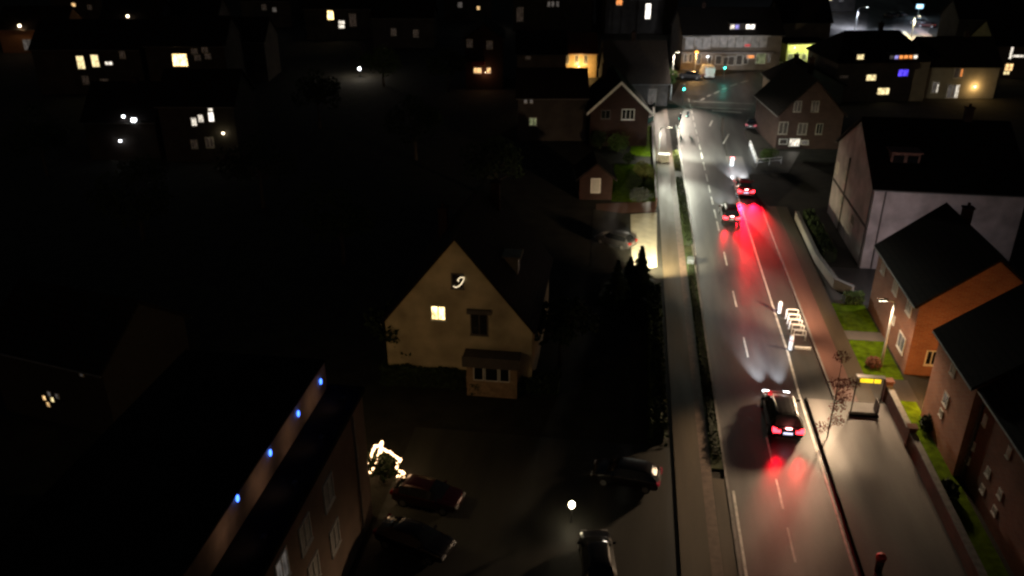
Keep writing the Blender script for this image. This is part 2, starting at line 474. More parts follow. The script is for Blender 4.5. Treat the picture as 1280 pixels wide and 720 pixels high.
# ------------------------------------------------------------------ houses
class House:
    def __init__(s, name, label, cat, x0, x1, y0, y1, h, rise, axis, wm, rm, rz=0.0, over=0.45, group=None, flat=False, hip=0.0):
        """x0..x1, y0..y1 in the street frame when rz is 0, else loc=(x0,y0) is the centre, x1,y1 the width and depth"""
        if rz == 0.0:
            s.w, s.d = x1 - x0, y1 - y0; loc = ((x0 + x1) / 2, (y0 + y1) / 2, 0)
        else:
            s.w, s.d = x1, y1; loc = (x0, y0, 0)
        s.h, s.rise, s.axis = h, rise, axis
        s.root = thing(name, label, cat, loc, rz, group)
        s.M = Matrix.Translation(loc) @ Matrix.Rotation(rz, 4, 'Z')
        W, D = s.w / 2, s.d / 2
        mb = MB()
        if flat:
            mb.box((0, 0, h / 2), (s.w, s.d, h))
            mb.build('wall', wm, s.root)
            mb = MB()
            for c, sz in (((0, -D - 0.05, h + 0.12), (s.w + 0.3, 0.2, 0.3)), ((0, D + 0.05, h + 0.12), (s.w + 0.3, 0.2, 0.3)), ((-W - 0.05, 0, h + 0.12), (0.2, s.d - 0.12, 0.3)), ((W + 0.05, 0, h + 0.12), (0.2, s.d - 0.12, 0.3))):
                mb.box(c, sz)
            mb.box((0, 0, h + 0.04), (s.w - 0.12, s.d - 0.12, 0.07))
            s.roof = mb.build('roof', rm, s.root)
            return
        if hip:
            mb.box((0, 0, h / 2), (s.w, s.d, h)); mb.build('wall', wm, s.root)
            mb = MB(); e = over
            z0, z1 = h - 0.02, h + rise
            c = [(-W - e, -D - e, z0), (W + e, -D - e, z0), (W + e, D + e, z0), (-W - e, D + e, z0)]
            c2 = [(x, y, z0 + 0.22) for x, y, _ in c]
            r0, r1 = (-W + hip, 0, z1), (W - hip, 0, z1)
            mb.poly(c[::-1])
            for i in range(4): mb.poly([c[i], c[(i + 1) % 4], c2[(i + 1) % 4], c2[i]])
            mb.poly([c2[0], c2[1], r1, r0]); mb.poly([c2[1], c2[2], r1]); mb.poly([c2[2], c2[3], r0, r1]); mb.poly([c2[3], c2[0], r0])
            s.roof = mb.build('roof', rm, s.root)
            return
        if axis == 'y':
            prof = [(-W, 0), (W, 0), (W, h), (0, h + rise), (-W, h)]
            fr = [(x, -D, z) for x, z in prof]; bk = [(x, D, z) for x, z in prof]
        else:
            prof = [(-D, 0), (D, 0), (D, h), (0, h + rise), (-D, h)]
            fr = [(W, y, z) for y, z in prof]; bk = [(-W, y, z) for y, z in prof]
        mb.poly(fr); mb.poly(list(reversed(bk)))
        for i in (0, 1, 4):
            j = (i + 1) % 5
            mb.poly([fr[j], fr[i], bk[i], bk[j]])
        mb.build('wall', wm, s.root)
        # roof slabs
        mb = MB()
        half = W if axis == 'y' else D
        ln = (D if axis == 'y' else W) + over * 0.7
        sl = math.hypot(half, rise)
        ex = over
        for sg in (-1, 1):
            e0 = (sg * (half + ex * half / sl), h - ex * rise / sl + 0.03)
            e1 = (0, h + rise + 0.03)
            nx, nz = sg * rise / sl * 0.2, half / sl * 0.2
            q = [e0, e1, (e1[0], e1[1] + 0.24), (e0[0] + nx, e0[1] + nz)]
            if axis == 'y':
                a = [(x, -ln, z) for x, z in q]; b = [(x, ln, z) for x, z in q]
            else:
                a = [(ln, x, z) for x, z in q]; b = [(-ln, x, z) for x, z in q]
            mb.poly(a); mb.poly(list(reversed(b)))
            for i in range(4):
                j = (i + 1) % 4
                mb.poly([a[j], a[i], b[i], b[j]])
        s.roof = mb.build('roof', rm, s.root)
        # gutters
        for sg in (-1, 1):
            mb = MB()
            e = sg * (half + ex * half / sl + 0.06); zz = h - ex * rise / sl + 0.05
            if axis == 'y': mb.tube([(e, -ln, zz), (e, ln, zz)], 0.07, 6)
            else: mb.tube([(-ln, e, zz), (ln, e, zz)], 0.07, 6)
            mb.build('gutter', gutterM, s.root)

    def face(s, f):
        W, D = s.w / 2, s.d / 2
        return {'front': ((0, -D, 0), (0, -1, 0), (1, 0, 0)), 'back': ((0, D, 0), (0, 1, 0), (-1, 0, 0)),
                'left': ((-W, 0, 0), (-1, 0, 0), (0, -1, 0)), 'right': ((W, 0, 0), (1, 0, 0), (0, 1, 0))}[f]

    def win(s, f, u, v, w, h, kind='dark', fm=None, bars=1, label=None, name='window', sill=True):
        if v + h / 2 > s.h or v - h / 2 < 0.1 or abs(u) + w / 2 > (s.w if f in ('front', 'back') else s.d) / 2: print('WINOUT', s.root['label'], f, round(u, 1), round(v, 1), round(w, 1), round(h, 1), 'wall', round(s.w, 1), s.h)
        p, n, t = (Vector(a) for a in s.face(f))
        c = p + t * u + Vector((0, 0, v))
        rz = math.atan2(t.y, t.x)
        Mx = Matrix.Translation(c) @ Matrix.Rotation(rz, 4, 'Z')     # local: x along wall, -y outwards
        fw = min(0.09, w * 0.1)
        mb = MB()
        for bx, sz in (((0, h / 2), (w, fw)), ((0, -h / 2), (w, fw)), ((-w / 2 + fw / 2, 0), (fw, h - fw)), ((w / 2 - fw / 2, 0), (fw, h - fw))):
            mb.box((bx[0], -0.03, bx[1]), (sz[0], 0.08, sz[1]), M=Mx)
        for k in range(bars):
            mb.box((-w / 2 + w * (k + 1) / (bars + 1), -0.03, 0), (fw * 0.7, 0.07, h - fw), M=Mx)
        if sill:
            mb.box((0, -0.055, -h / 2 - fw / 2 - 0.03), (w + 0.1, 0.1, 0.05), M=Mx)
        fo = mb.build(name, fm or frameW, s.root)
        mb = MB()
        mb.poly([Mx @ Vector(q) for q in ((-w / 2 + 0.02, -0.012, -h / 2 + 0.02), (w / 2 - 0.02, -0.012, -h / 2 + 0.02), (w / 2 - 0.02, -0.012, h / 2 - 0.02), (-w / 2 + 0.02, -0.012, h / 2 - 0.02))])
        mb.build('pane', LIT[kind], fo)
        if label: fo['label'] = label
        return fo

    def at(s, f, px, py):
        p, n, t = (Vector(a) for a in s.face(f))
        P = s.M @ p; N = s.M.to_3x3() @ n
        q, k = hit(px, py, P, N)
        l = s.M.inverted() @ q
        return (l - p).dot(t), l.z, k / F

    def winp(s, f, px, py, wp, hp, kind='dark', **kw):
        u, v, k = s.at(f, px, py)
        n = s.M.to_3x3() @ Vector(s.face(f)[1]); d = ray(px, py).normalized()
        ca = max(0.25, abs(n.normalized().dot(Vector((d.x, d.y, 0)).normalized())))
        return s.win(f, u, v, max(0.35, wp * k / ca), max(0.35, hp * k / 0.93), kind, **kw)

    def chimney(s, x, y, top, size=(0.7, 0.6), m=None):
        mb = MB(); b = s.h * 0.9
        mb.box((x, y, (b + top) / 2), (size[0], size[1], top - b))
        mb.box((x, y, top + 0.06), (size[0] + 0.16, size[1] + 0.16, 0.12))
        mb.tube([(x, y, top + 0.1), (x, y, top + 0.45)], 0.13, 8)
        return mb.build('chimney', m or brickD, s.root)

    def dormer(s, x, y, z, w, h, dep, f='front', kind='dark', n=1, m=None):
        """box dormer in the roof, its glazing facing f"""
        p, nn, t = (Vector(a) for a in s.face(f))
        rz = math.atan2(t.y, t.x)
        Mx = Matrix.Translation((x, y, z)) @ Matrix.Rotation(rz, 4, 'Z')
        mb = MB()
        mb.box((0, dep / 2, 0), (w, dep, h), M=Mx); mb.box((0, dep / 2 - 0.1, h / 2 + 0.07), (w + 0.3, dep + 0.3, 0.12), M=Mx)
        o = mb.build('dormer', m or frameD, s.root)
        for k in range(n):
            ww = w / n; cx = -w / 2 + ww * (k + 0.5)
            kd = kind[k] if isinstance(kind, (list, tuple)) else kind
            mb = MB()
            hw, hh = ww * 0.38, h * 0.36
            mb.poly([Mx @ Vector(q) for q in ((cx - hw, -0.015, -hh), (cx + hw, -0.015, -hh), (cx + hw, -0.015, hh), (cx - hw, -0.015, hh))])
            mb.build('window', LIT[kd], o)
        return o

    def walllamp(s, f, u, v, col, power, m, r=0.14, off=0.6):
        p, n, t = (Vector(a) for a in s.face(f))
        c = p + t * u + Vector((0, 0, v)) + n * 0.22
        mb = MB(); mb.tube([c - n * 0.22, c - n * 0.02], 0.04, 6); mb.box(tuple(c + Vector((0, 0, r + 0.03))), (r * 2, r * 2, 0.05))
        o = mb.build('wall_lamp', blackM, s.root)
        b = MB(); b.ball(tuple(c), r); b.build('globe', m, o, True)
        if power: lamp('POINT', 'wall_lamp_light', tuple(c + n * off), power, col, s.root, 0.15)
        return o

globeW = glow('lamp_globe_warm', (1.0, 0.82, 0.55), 9.0)
globeC = glow('lamp_globe_cool', (0.9, 0.95, 1.0), 9.0)
ledW = glow('street_lamp_led', (1.0, 0.86, 0.62), 14.0)
WARM = (1.0, 0.72, 0.42)
LEDC = (1.0, 0.83, 0.66)

# ---- the lit gable house in the middle
gx0 = G(481, 402, 5.2); gx1 = G(665, 413, 5.2)
yf = (gx0.y + gx1.y) / 2
h1 = House('gabled_house', 'cream gabled house with one bright yellow window and dark steep roof', 'house', gx0.x, gx1.x, yf, yf + 13, 5.2, 6.7, 'y', renderC, tileD, over=0.3)
h1.winp('front', 548, 391, 19, 18, 'bright', fm=frameW, label='brightly lit yellow window')
h1.winp('front', 572, 351, 16, 18, 'dark', fm=frameD, bars=0, label='attic window with a curl of fairy lights')
h1.winp('front', 599, 404, 22, 30, 'dark', fm=frameD, bars=1)
# shutter box over that window
u, v, k = h1.at('front', 599, 389)
mb = MB(); mb.box((u, -h1.d / 2 - 0.12, v), (1.75, 0.3, 0.32)); mb.build('shutter_box', frameD, h1.root)
# fairy lights curl on the attic window
pts = [(567, 357), (570, 358.5), (574, 357), (577, 354), (579.5, 350), (580.5, 346), (575.5, 346), (572.5, 349), (574, 351)]
mb = MB()
mb.tube([(h1.at('front', *a)[0], -h1.d / 2 - 0.12, h1.at('front', *a)[1]) for a in pts], 0.028, 6)
mb.build('fairy_lights', glow('fairy_white', (1, 0.8, 0.5), 1.8), h1.root)
# ground floor bay with its flat dark roof
u0, v0, k = h1.at('front', 583, 436); u1, v1, _ = h1.at('front', 651, 436)
uc = (u0 + u1) / 2; bw = u1 - u0
mb = MB(); mb.box((uc, -h1.d / 2 - 0.5, 1.35), (bw - 0.3, 1.0, 2.7)); bay = mb.build('bay', mat('bay_render', (0.3, 0.2, 0.12), 0.9, var=0.3), h1.root)
mb = MB()
mb.box((uc, -h1.d / 2 - 0.62, 3.3), (bw + 0.1, 1.24, 0.2)); mb.box((uc, -h1.d / 2 - 1.28, 3.02), (bw + 0.2, 0.08, 0.85)); mb.box((uc, -h1.d / 2 - 0.5, 2.95), (bw - 0.3, 0.9, 0.5)); mb.build('canopy', frameD, bay)
for k, (cu, cw) in enumerate(((uc - 0.95, 0.7), (uc, 0.95), (uc + 0.95, 0.7))):
    mb = MB(); y = -h1.d / 2 - 1.015
    for bx, bz, sx, sz in ((0, 0.55, cw, 0.07), (0, -0.55, cw, 0.07), (-cw / 2, 0, 0.07, 1.1), (cw / 2, 0, 0.07, 1.1)):
        mb.box((cu + bx, y, 1.95 + bz), (sx, 0.06, sz))
    mb.build('window', frameW, bay)
mb = MB(); y = -h1.d / 2 - 1.006
mb.poly([(uc - 1.3, y, 1.43), (uc + 1.3, y, 1.43), (uc + 1.3, y, 2.47), (uc - 1.3, y, 2.47)]); mb.build('pane', glassD, bay)
# dormer on the right slope and chimney
dm = h1.dormer(h1.w / 2 - 1.6, -1.5, 8.1, 1.3, 1.5, 1.6, 'right', 'faint', 1, renderC)
h1.chimney(-2.8, 2.5, 10.8, m=brickD)
h1.chimney(1.2, 4.0, 12.6, m=brickD)

# ---- houses on the right of the street
hA = House('brick_house', 'red brick house behind the street lamp, its side wall lit orange', 'house', 22.3, 31.5, 58.9, 70.2, 6.0, 3.8, 'y', brickR, tileD)
for px, py, wq, hq, kd in ((1105, 334, 5, 14, 'shutter'), (1120, 358, 6, 17, 'shutter'), (1137, 384, 7, 16, 'shutter'), (1117, 399, 4, 9, 'shutter'), (1127, 428, 9, 19, 'dimwhite')):
    hA.winp('left', px, py, wq, hq, kd)
hA.chimney(0.4, 2.5, 10.8)
hA.walllamp('back', 3.2, 4.6, (0.92, 0.87, 0.9), 420, globeW)  # unseen lamp, added to light the front of the white house
hA.win('front', -1.2, 4.4, 1.1, 1.3, 'dark'); hA.win('front', -2.9, 1.6, 0.9, 1.2, 'dark')
hB = House('terraced_house', 'orange lit end terrace with two pale shuttered windows beside the lawn', 'house', 21.9, 31.5, 46.4, 53.2, 6.8, 3.8, 'y', brickR, tileD)
for px, py, wq, hq, kd in ((1192, 462, 6, 13, 'shutter'), (1183, 499, 6, 14, 'dimwhite'), (1177, 516, 4, 8, 'shutter')):
    hB.winp('left', px, py, wq, hq, kd)
hB.walllamp('back', 4.3, 2.0, (1, 0.48, 0.13), 520, glow('added_globe_orange', (1.0, 0.5, 0.12), 6))  # lamp added out of view, turns the next house's side wall orange
hB2 = House('terraced_house', 'dim red brick terrace nearest the camera with six small windows', 'house', 22.4, 31.5, 28.5, 46.3, 6.6, 3.8, 'y', brick('dimmed_red_brick', (0.15, 0.05, 0.032), (0.19, 0.07, 0.042), (0.16, 0.12, 0.1)), tileD)  # darker copy of the red brick, dim light put into its colour
for px, py, wq, hq, kd in ((1217, 556, 5, 9, 'shutter'), (1211, 574, 4, 9, 'shutter'), (1236, 590, 5, 10, 'shutter'), (1229, 611, 5, 8, 'shutter'), (1251, 617, 5, 10, 'shutter'), (1244, 638, 5, 9, 'shutter'), (1232, 525, 4, 13, 'faint'), (1262, 565, 4, 14, 'faint')):
    hB2.winp('left', px, py, wq, hq, kd)
mb = MB(); mb.tube([(-hB2.w / 2 - 0.1, hB2.d / 2 - 0.3, 0), (-hB2.w / 2 - 0.1, hB2.d / 2 - 0.3, 6.4)], 0.09, 8); mb.build('downpipe', frameD, hB2.root)
hW = House('rendered_house', 'tall white rendered house with dark downpipes facing the street', 'house', 23.6, 37, 79.1, 95, 8.3, 4.5, 'x', renderW, tileD)
for px, py, wq, hq, kd in ((1047, 209, 3, 12, 'shutter'), (1058, 222, 3, 12, 'shutter'), (1052, 250, 3, 12, 'dark'), (1066, 275, 4, 12, 'dark')):
    hW.winp('left', px, py, wq, hq, kd)
for yp in (-hW.d / 2 + 0.3, 2.0):
    mb = MB(); mb.tube([(-hW.w / 2 - 0.1, yp, 0), (-hW.w / 2 - 0.1, yp, 8.2)], 0.08, 8); mb.build('downpipe', frameD, hW.root)
mb = MB(); mb.box((-hW.w / 2 - 0.06, 0, 4.1), (0.12, hW.d, 0.18)); mb.build('string_course', frameD, hW.root)
mb = MB(); mb.tube([(-hW.w / 2 + 1.0, -hW.d / 2 - 0.1, 0.1), (-hW.w / 2 + 1.0, -hW.d / 2 - 0.1, 8.2)], 0.07, 8); mb.build('downpipe', frameD, hW.root)
hW.dormer(-hW.w / 2 + 3.0, -hW.d / 2 + 2.6, 10.2, 2.6, 1.5, 2.6, 'front', 'dark', 2, mat('dormer_cladding', (0.2, 0.1, 0.08), 0.8))
hW.chimney(3.0, 0, 14.2)

# brick house with shop front at the bend
pc = G(957, 186); pd = G(1034, 186)
hC = House('brick_house', 'pinkish brick gabled house with a lit shop window at the bend', 'house', (pc.x + pd.x) / 2 + 0.6, 9.0, (pc.y + pd.y) / 2 + 6, 12, 5.0, 4.6, 'y', brickY, tileD, rz=TH)
for px, py, wq, hq, kd in ((997, 133, 9, 12, 'faint'), (1019, 133, 9, 12, 'faint'), (979, 160, 11, 14, 'faint'), (1003, 161, 11, 13, 'faint'), (1024, 161, 8, 12, 'dark')):
    hC.winp('front', px, py, wq, hq, kd, bars=1, fm=renderG)
hC.winp('front', 993, 178, 13, 9, 'white', bars=0, name='shop_window', sill=False)
hC.winp('front', 1006, 178, 9, 5, 'dimwhite', bars=0, name='shop_window', sill=False)
hC.winp('front', 979, 177, 10, 6, 'faint', bars=0, name='shop_window', sill=False)
hC.chimney(2.0, 3, 11)
# low house with a long black roof behind it
pd2 = G(1005, 128)
hC2 = House('house', 'low dark house whose long black roof hides the road beyond', 'house', pd2.x, 11, pd2.y + 4, 10, 3.2, 2.7, 'y', renderD, tileD, rz=TH)
hC2.chimney(-1, 2, 7.0)

# big dark house with coloured windows, top right
p = G(1087, 127)
hD = House('house', 'big dark house with a blue window and a row of orange attic panes', 'house', p.x, 16.2, p.y + 6.5, 13, 6.75, 4.3, 'x', renderD, tileD, rz=TH + R(4), hip=3.2)
hD.winp('front', 1055, 96, 10, 3, 'faint')
hD.winp('front', 1089, 97, 12, 7, 'yellow', bars=1)
hD.winp('front', 1104, 114, 14, 8, 'yellow', bars=2)
hD.winp('front', 1129, 91, 12, 8, 'blue', bars=1, label='bright blue lit window')
hD.dormer(3.2, -hD.d / 2 + 0.1, 7.4, 5.0, 1.15, 2.5, 'front', ['dimwhite', 'lilac', 'orange', 'orange', 'orange', 'white'], 6)
hD.dormer(-4.4, -hD.d / 2 + 0.1, 7.5, 1.5, 1.5, 2.5, 'front', 'yellow', 1)
hD.chimney(2, 1, 12.0)
# building with lit doorway further right
p = G(1190, 123)
hE = House('rendered_house', 'dim house with a warm lit porch and tall white doors', 'house', p.x, 13, p.y + 5, 10, 5.6, 4, 'x', renderG, tileD, rz=TH)
hE.winp('front', 1169, 109, 8, 13, 'dimwhite', bars=1); hE.winp('front', 1172, 110, 2.4, 10, 'white', bars=0, sill=False)
hE.winp('front', 1190, 114, 12, 16, 'dimwhite', bars=1, name='door', sill=False)
hE.winp('front', 1196, 114, 4, 15, 'white', bars=0, name='door', sill=False)
hE.winp('front', 1199, 91, 12, 12, 'faint', bars=1); hE.winp('front', 1202, 91, 3, 9, 'orange', bars=0, sill=False)
u, v, k = hE.at('front', 1217, 112)
hE.walllamp('front', u, 2.1, (1, 0.6, 0.2), 220, globeW, 0.12)
hE.chimney(2, 0, 10.5)
p = G(1285, 98)
hF = House('house', 'dark house at the right edge with glowing strips for lit white frames', 'house', p.x, 17, p.y + 5, 10, 6.3, 4, 'x', renderD, tileD, rz=TH)
hF.winp('front', 1264, 66, 3, 14, 'white', bars=0, sill=False); hF.winp('front', 1273, 70, 14, 3, 'white', bars=0, sill=False)  # glowing strips stand in for light on a white pergola frame
hF.winp('front', 1261, 84, 9, 8, 'warm', bars=1); hF.winp('front', 1258, 91, 7, 4, 'yellow', bars=1); hF.winp('front', 1246, 87, 3, 3, 'dimwhite')

# ---- the shop building at the end of the street
p0 = G(846, 89); p1 = G(966, 87)
cx = (p0.x + p1.x) / 2; cy = (p0.y + p1.y) / 2; Wd = (p1 - p0).length
hS = House('shop_building', 'two storey shop building with a pale panelled upper floor and lit shopfronts', 'shop', cx, Wd, cy + 7 , 13, 7.0, 4.2, 'x', renderD, tileD, rz=TH)
Df = -hS.d / 2
mb = MB()
for (xa, xb, ya, yb) in ((857, 888, 47, 61), (890, 958, 45.5, 59)):
    u0, v0, k = hS.at('front', xa, ya); u1, v1, k = hS.at('front', xb, yb)
    n = 3 if xb < 889 else 7
    for i in range(n):
        a = u0 + (u1 - u0) * i / n; b = u0 + (u1 - u0) * (i + 1) / n
        mb.box(((a + b) / 2, Df - 0.12, (v0 + v1) / 2), (b - a - 0.12, 0.22, v0 - v1))
    mb.box(((u0 + u1) / 2, Df - 0.3, v0 + 0.14), (u1 - u0 + 0.8, 0.6, 0.2))
mb.build('upper_panels', mat('pale_panel', (0.5, 0.46, 0.45), 0.7, var=0.35, scale=1.2), hS.root)
u0, v0, k = hS.at('front', 850, 64); u1, v1, k = hS.at('front', 965, 64)
mb = MB(); mb.box(((u0 + u1) / 2, Df - 0.7, v0 - 0.1), (u1 - u0, 1.4, 0.28)); mb.build('canopy', mat('canopy_grey', (0.3, 0.26, 0.25), 0.6), hS.root)
for px, py, wq, hq, kd in ((857, 73, 5, 9, 'dimwhite'), (863, 73, 4, 10, 'faint'), (874, 74, 5, 11, 'dimwhite'), (887, 75, 5, 9, 'faint'), (898, 75, 8, 10, 'faint'), (907, 76, 7, 9, 'faint'),
                           (914, 76, 8, 10, 'faint'), (924, 75, 8, 11, 'faint'), (932, 75, 6, 9, 'faint'), (951, 73, 12, 12, 'green'), (961, 73, 4, 9, 'dimwhite')):
    hS.winp('front', px, py, wq, hq, kd, bars=0, name='shop_window', sill=False)
hS.winp('front', 938, 71, 10, 4, 'orange', bars=0, name='shop_sign', sill=False)
MATS_sign = glow('neon_red_sign', (1.0, 0.12, 0.12), 0.55, 0.5)
u, v, k = hS.at('front', 934, 56.5)
mb = MB(); mb.box((u, Df - 0.27, v), (1.1, 0.06, 0.45)); mb.box((u + 0.15, Df - 0.31, v), (0.7, 0.02, 0.2)); mb.build('neon_sign', MATS_sign, hS.root)
u0, v0, k = hS.at('front', 916, 33)
for i, (px, kd) in enumerate(((915.5, 'white'), (921.5, 'lilac'), (927.5, 'faint'), (935, 'hotwhite'), (941, 'hotwhite'))):
    pz = 9.4
    q, kk = hit(px, 33.5, hS.M @ Vector((0, Df + 0.7, 0)), hS.M.to_3x3() @ Vector((0, -1, 0)))
    l = hS.M.inverted() @ q
    hS.dormer(l.x, Df + 0.7, l.z, 1.0, 1.15, 2.2, 'front', kd, 1)
hS.chimney(-5, 0, 12.2)
hS.walllamp('front', hS.at('front', 884.5, 70)[0], hS.at('front', 884.5, 70.5)[1], (1, 1, 1), 25, globeC, 0.16)
# yellow-green lit building right of the shops
p0 = G(978, 79); p1 = G(1030, 76)
hG = House('service_building', 'low building with a yellow-green lit front beside the shops', 'building', (p0.x + p1.x) / 2, 9.5, (p0.y + p1.y) / 2 + 4, 7, 3.6, 0, 'x', mat('green_render', (0.4, 0.42, 0.2), 0.9), felt, rz=TH + R(6), flat=True)
for px, wq in ((988, 7), (996, 7), (1005, 6)):
    hG.winp('front', px, 71, wq, 7, 'green', bars=0, sill=False)
for u in (-3.2, 0.2, 3.4):
    hG.walllamp('front', u, 3.0, (0.95, 1.0, 0.4), 420, globeW, 0.1, 1.4)  # wall lamps added to give the front its yellow-green light
p = G(1000, 62)
hH = House('house', 'dim tall house behind the yellow-green front with faint windows', 'house', p.x, 12, p.y + 7, 10, 5.8, 4.5, 'x', renderD, tileD, rz=TH)
for px, py in ((984, 52), (1001, 51), (1008, 51)):
    hH.winp('front', px, py, 6, 7, 'green')
hH.chimney(3, 0, 11)
# ---- house with pale bargeboards, and the long roof behind it
pe = G(727, 139, 5.0); pf = G(809, 140, 5.0)
hI = House('gabled_house', 'dark brick gabled house with pale bargeboards beside the footpath', 'house', (pe.x + pf.x) / 2, (pf - pe).length - 1.0, (pe.y + pf.y) / 2 + 5.5, 11, 5.0, 4.1, 'y', brickD, tileD, rz=TH, over=0.6)
W = hI.w / 2
mb = MB(); yb = -hI.d / 2 - 0.47
for sg in (-1, 1):
    a = (sg * (W + 0.5), 4.6); b = (0, hI.h + hI.rise + 0.25)
    mb.poly([(a[0], yb, a[1] - 0.05), (a[0], yb, a[1] + 0.38), (b[0], yb, b[1]), (b[0], yb, b[1] - 0.45)][::sg])
mb.build('bargeboard', mat('pale_bargeboard', (0.75, 0.72, 0.68), 0.6), hI.root)
hI.winp('front', 785, 143, 16, 12, 'dark', bars=2, label='white framed casement window')
hI.winp('front', 757, 143, 12, 10, 'dark', fm=frameD)
hI.chimney(-1.5, 3, 10)
p = G(792, 134)
hJ = House('house', 'long brown roofed house with a pale side wall behind the bargeboard gable', 'house', p.x - 0.5, 10.5, p.y + 7, 13, 4.0, 5.6, 'x', mat('dark_brown_render', (0.09, 0.078, 0.07), 0.9, var=0.3), mat('brown_tiles', (0.07, 0.05, 0.04), 0.85), rz=TH)  # wall in a dark brownish tone
hJ.winp('front', 815, 121, 11, 18, 'dimwhite', fm=renderG, bars=0, sill=False)  # glowing pane stands in for the lit strip of side wall
hJ.chimney(0, 1, 11)
# garden shed like house with white door
p = G(744, 250)
hK = House('garden_house', 'small dark garden house with a white shuttered door', 'house', p.x - 0.3, 3.9, p.y + 2.4, 4.6, 2.7, 1.7, 'y', brickD, tileD, rz=TH)
hK.winp('front', 744.5, 232, 12, 17, 'shutter', bars=0, name='door', sill=False)
# dark house left of it with small lights
p = G(684, 176)
hL = House('house', 'dark house with one dim yellow window below two tiny lights', 'house', p.x, 10, p.y + 5, 10, 6.4, 3.0, 'x', mat('night_render', (0.05, 0.042, 0.038), 0.9, var=0.3, scale=0.6), tileD, rz=TH)
hL.winp('front', 666, 152, 10, 9, 'green'); hL.winp('front', 657, 126.5, 4, 4, 'dimwhite', bars=0); hL.winp('front', 664, 126.5, 4, 4, 'dimwhite', bars=0)
hL.chimney(2, 0, 9.5)
# orange lit house front
p = G(720, 97)
hM = House('house', 'house front lit warm orange by a lamp with white framed windows', 'house', p.x, 6.4, p.y + 5, 10, 4.7, 2.9, 'x', mat('ochre_render', (0.5, 0.36, 0.18), 0.9), tileR, rz=TH)
for px in (709, 721, 732):
    hM.winp('front', px, 74.5, 5, 10, 'faint', bars=1)
hM.walllamp('front', -0.2, 2.2, (1.0, 0.62, 0.22), 900, globeW, 0.1, 2.0)
# house left of it with two white windows
p = G(672, 108)
hN = House('house', 'dark house showing two white lit windows beside the orange front', 'house', p.x, 9, p.y + 5, 10, 6.0, 3.2, 'x', renderD, tileD, rz=TH)
hN.winp('front', 681, 92, 7, 11, 'hotwhite'); hN.winp('front', 692, 92, 6, 10, 'white'); hN.winp('front', 660, 72, 7, 4, 'faint')
hN.chimney(-2, 0, 9.5)
# reddish house
p = G(601, 112)
hO = House('house', 'reddish house with two pale windows and a lit red shop blind', 'house', p.x, 6.8, p.y + 5, 10, 9.1, 2.4, 'y', brickD, tileD, rz=TH)
for px, py, wq, hq, kd in ((597, 88, 10, 6, 'warm'), (611, 88, 5, 6, 'warm'), (587, 54, 8, 9, 'faint'), (612, 56, 8, 9, 'faint')):
    hO.winp('front', px, py, wq, hq, kd)
hO.walllamp('front', 0.2, 3.2, (1, 0.5, 0.25), 60, globeW, 0.06)
u, v, k = hO.at('front', 598, 78)
mb = MB(); mb.box((u, -hO.d / 2 - 0.5, v), (2.2, 1.0, 0.5)); mb.build('shop_blind', redM, hO.root)

# ---- dark houses, top left
def darkhouse(px, py, w, d, h, rise, label, axis='x', wm=None, ang=0.0, name='house', roof=None):
    p = G(px, py)
    a = math.atan2(p.x, p.y)
    rz = TH + R(ang)
    f = Vector((-math.sin(rz), math.cos(rz)))
    c = Vector((p.x, p.y)) + f * d / 2
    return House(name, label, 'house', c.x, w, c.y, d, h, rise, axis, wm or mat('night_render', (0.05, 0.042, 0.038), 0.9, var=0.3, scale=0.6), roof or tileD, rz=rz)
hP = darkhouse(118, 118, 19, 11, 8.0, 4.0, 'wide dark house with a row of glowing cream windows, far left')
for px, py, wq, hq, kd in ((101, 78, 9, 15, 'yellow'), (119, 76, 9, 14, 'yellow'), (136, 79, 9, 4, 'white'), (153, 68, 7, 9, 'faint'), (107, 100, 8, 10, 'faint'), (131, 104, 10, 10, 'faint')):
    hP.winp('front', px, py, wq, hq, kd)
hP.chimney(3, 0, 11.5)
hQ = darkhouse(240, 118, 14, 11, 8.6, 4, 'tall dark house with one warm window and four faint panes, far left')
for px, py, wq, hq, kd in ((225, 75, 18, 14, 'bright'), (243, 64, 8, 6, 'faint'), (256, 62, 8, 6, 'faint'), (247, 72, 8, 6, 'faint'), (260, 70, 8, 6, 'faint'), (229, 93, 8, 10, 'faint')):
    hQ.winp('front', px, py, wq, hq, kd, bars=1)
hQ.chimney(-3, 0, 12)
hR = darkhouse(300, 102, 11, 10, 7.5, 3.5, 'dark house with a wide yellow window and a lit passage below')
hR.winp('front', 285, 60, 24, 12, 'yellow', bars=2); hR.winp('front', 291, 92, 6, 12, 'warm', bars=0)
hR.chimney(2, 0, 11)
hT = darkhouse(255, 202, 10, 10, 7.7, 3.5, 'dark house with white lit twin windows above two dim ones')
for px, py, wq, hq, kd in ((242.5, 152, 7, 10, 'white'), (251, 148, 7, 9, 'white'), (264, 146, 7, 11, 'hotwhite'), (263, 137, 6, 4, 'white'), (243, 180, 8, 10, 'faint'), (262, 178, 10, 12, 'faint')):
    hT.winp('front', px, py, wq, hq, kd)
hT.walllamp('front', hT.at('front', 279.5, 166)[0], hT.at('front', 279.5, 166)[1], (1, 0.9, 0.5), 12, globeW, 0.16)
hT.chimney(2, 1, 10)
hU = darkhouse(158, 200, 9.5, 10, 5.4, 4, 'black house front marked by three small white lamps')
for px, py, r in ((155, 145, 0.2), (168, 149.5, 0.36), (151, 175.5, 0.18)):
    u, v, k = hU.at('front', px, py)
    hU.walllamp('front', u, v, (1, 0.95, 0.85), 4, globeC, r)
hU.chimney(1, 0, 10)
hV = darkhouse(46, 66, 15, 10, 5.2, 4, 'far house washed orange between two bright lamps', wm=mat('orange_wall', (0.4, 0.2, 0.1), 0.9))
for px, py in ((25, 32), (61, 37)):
    u, v, k = hV.at('front', px, py); hV.walllamp('front', u, v, (1, 0.6, 0.3), 60, globeW, 0.3)
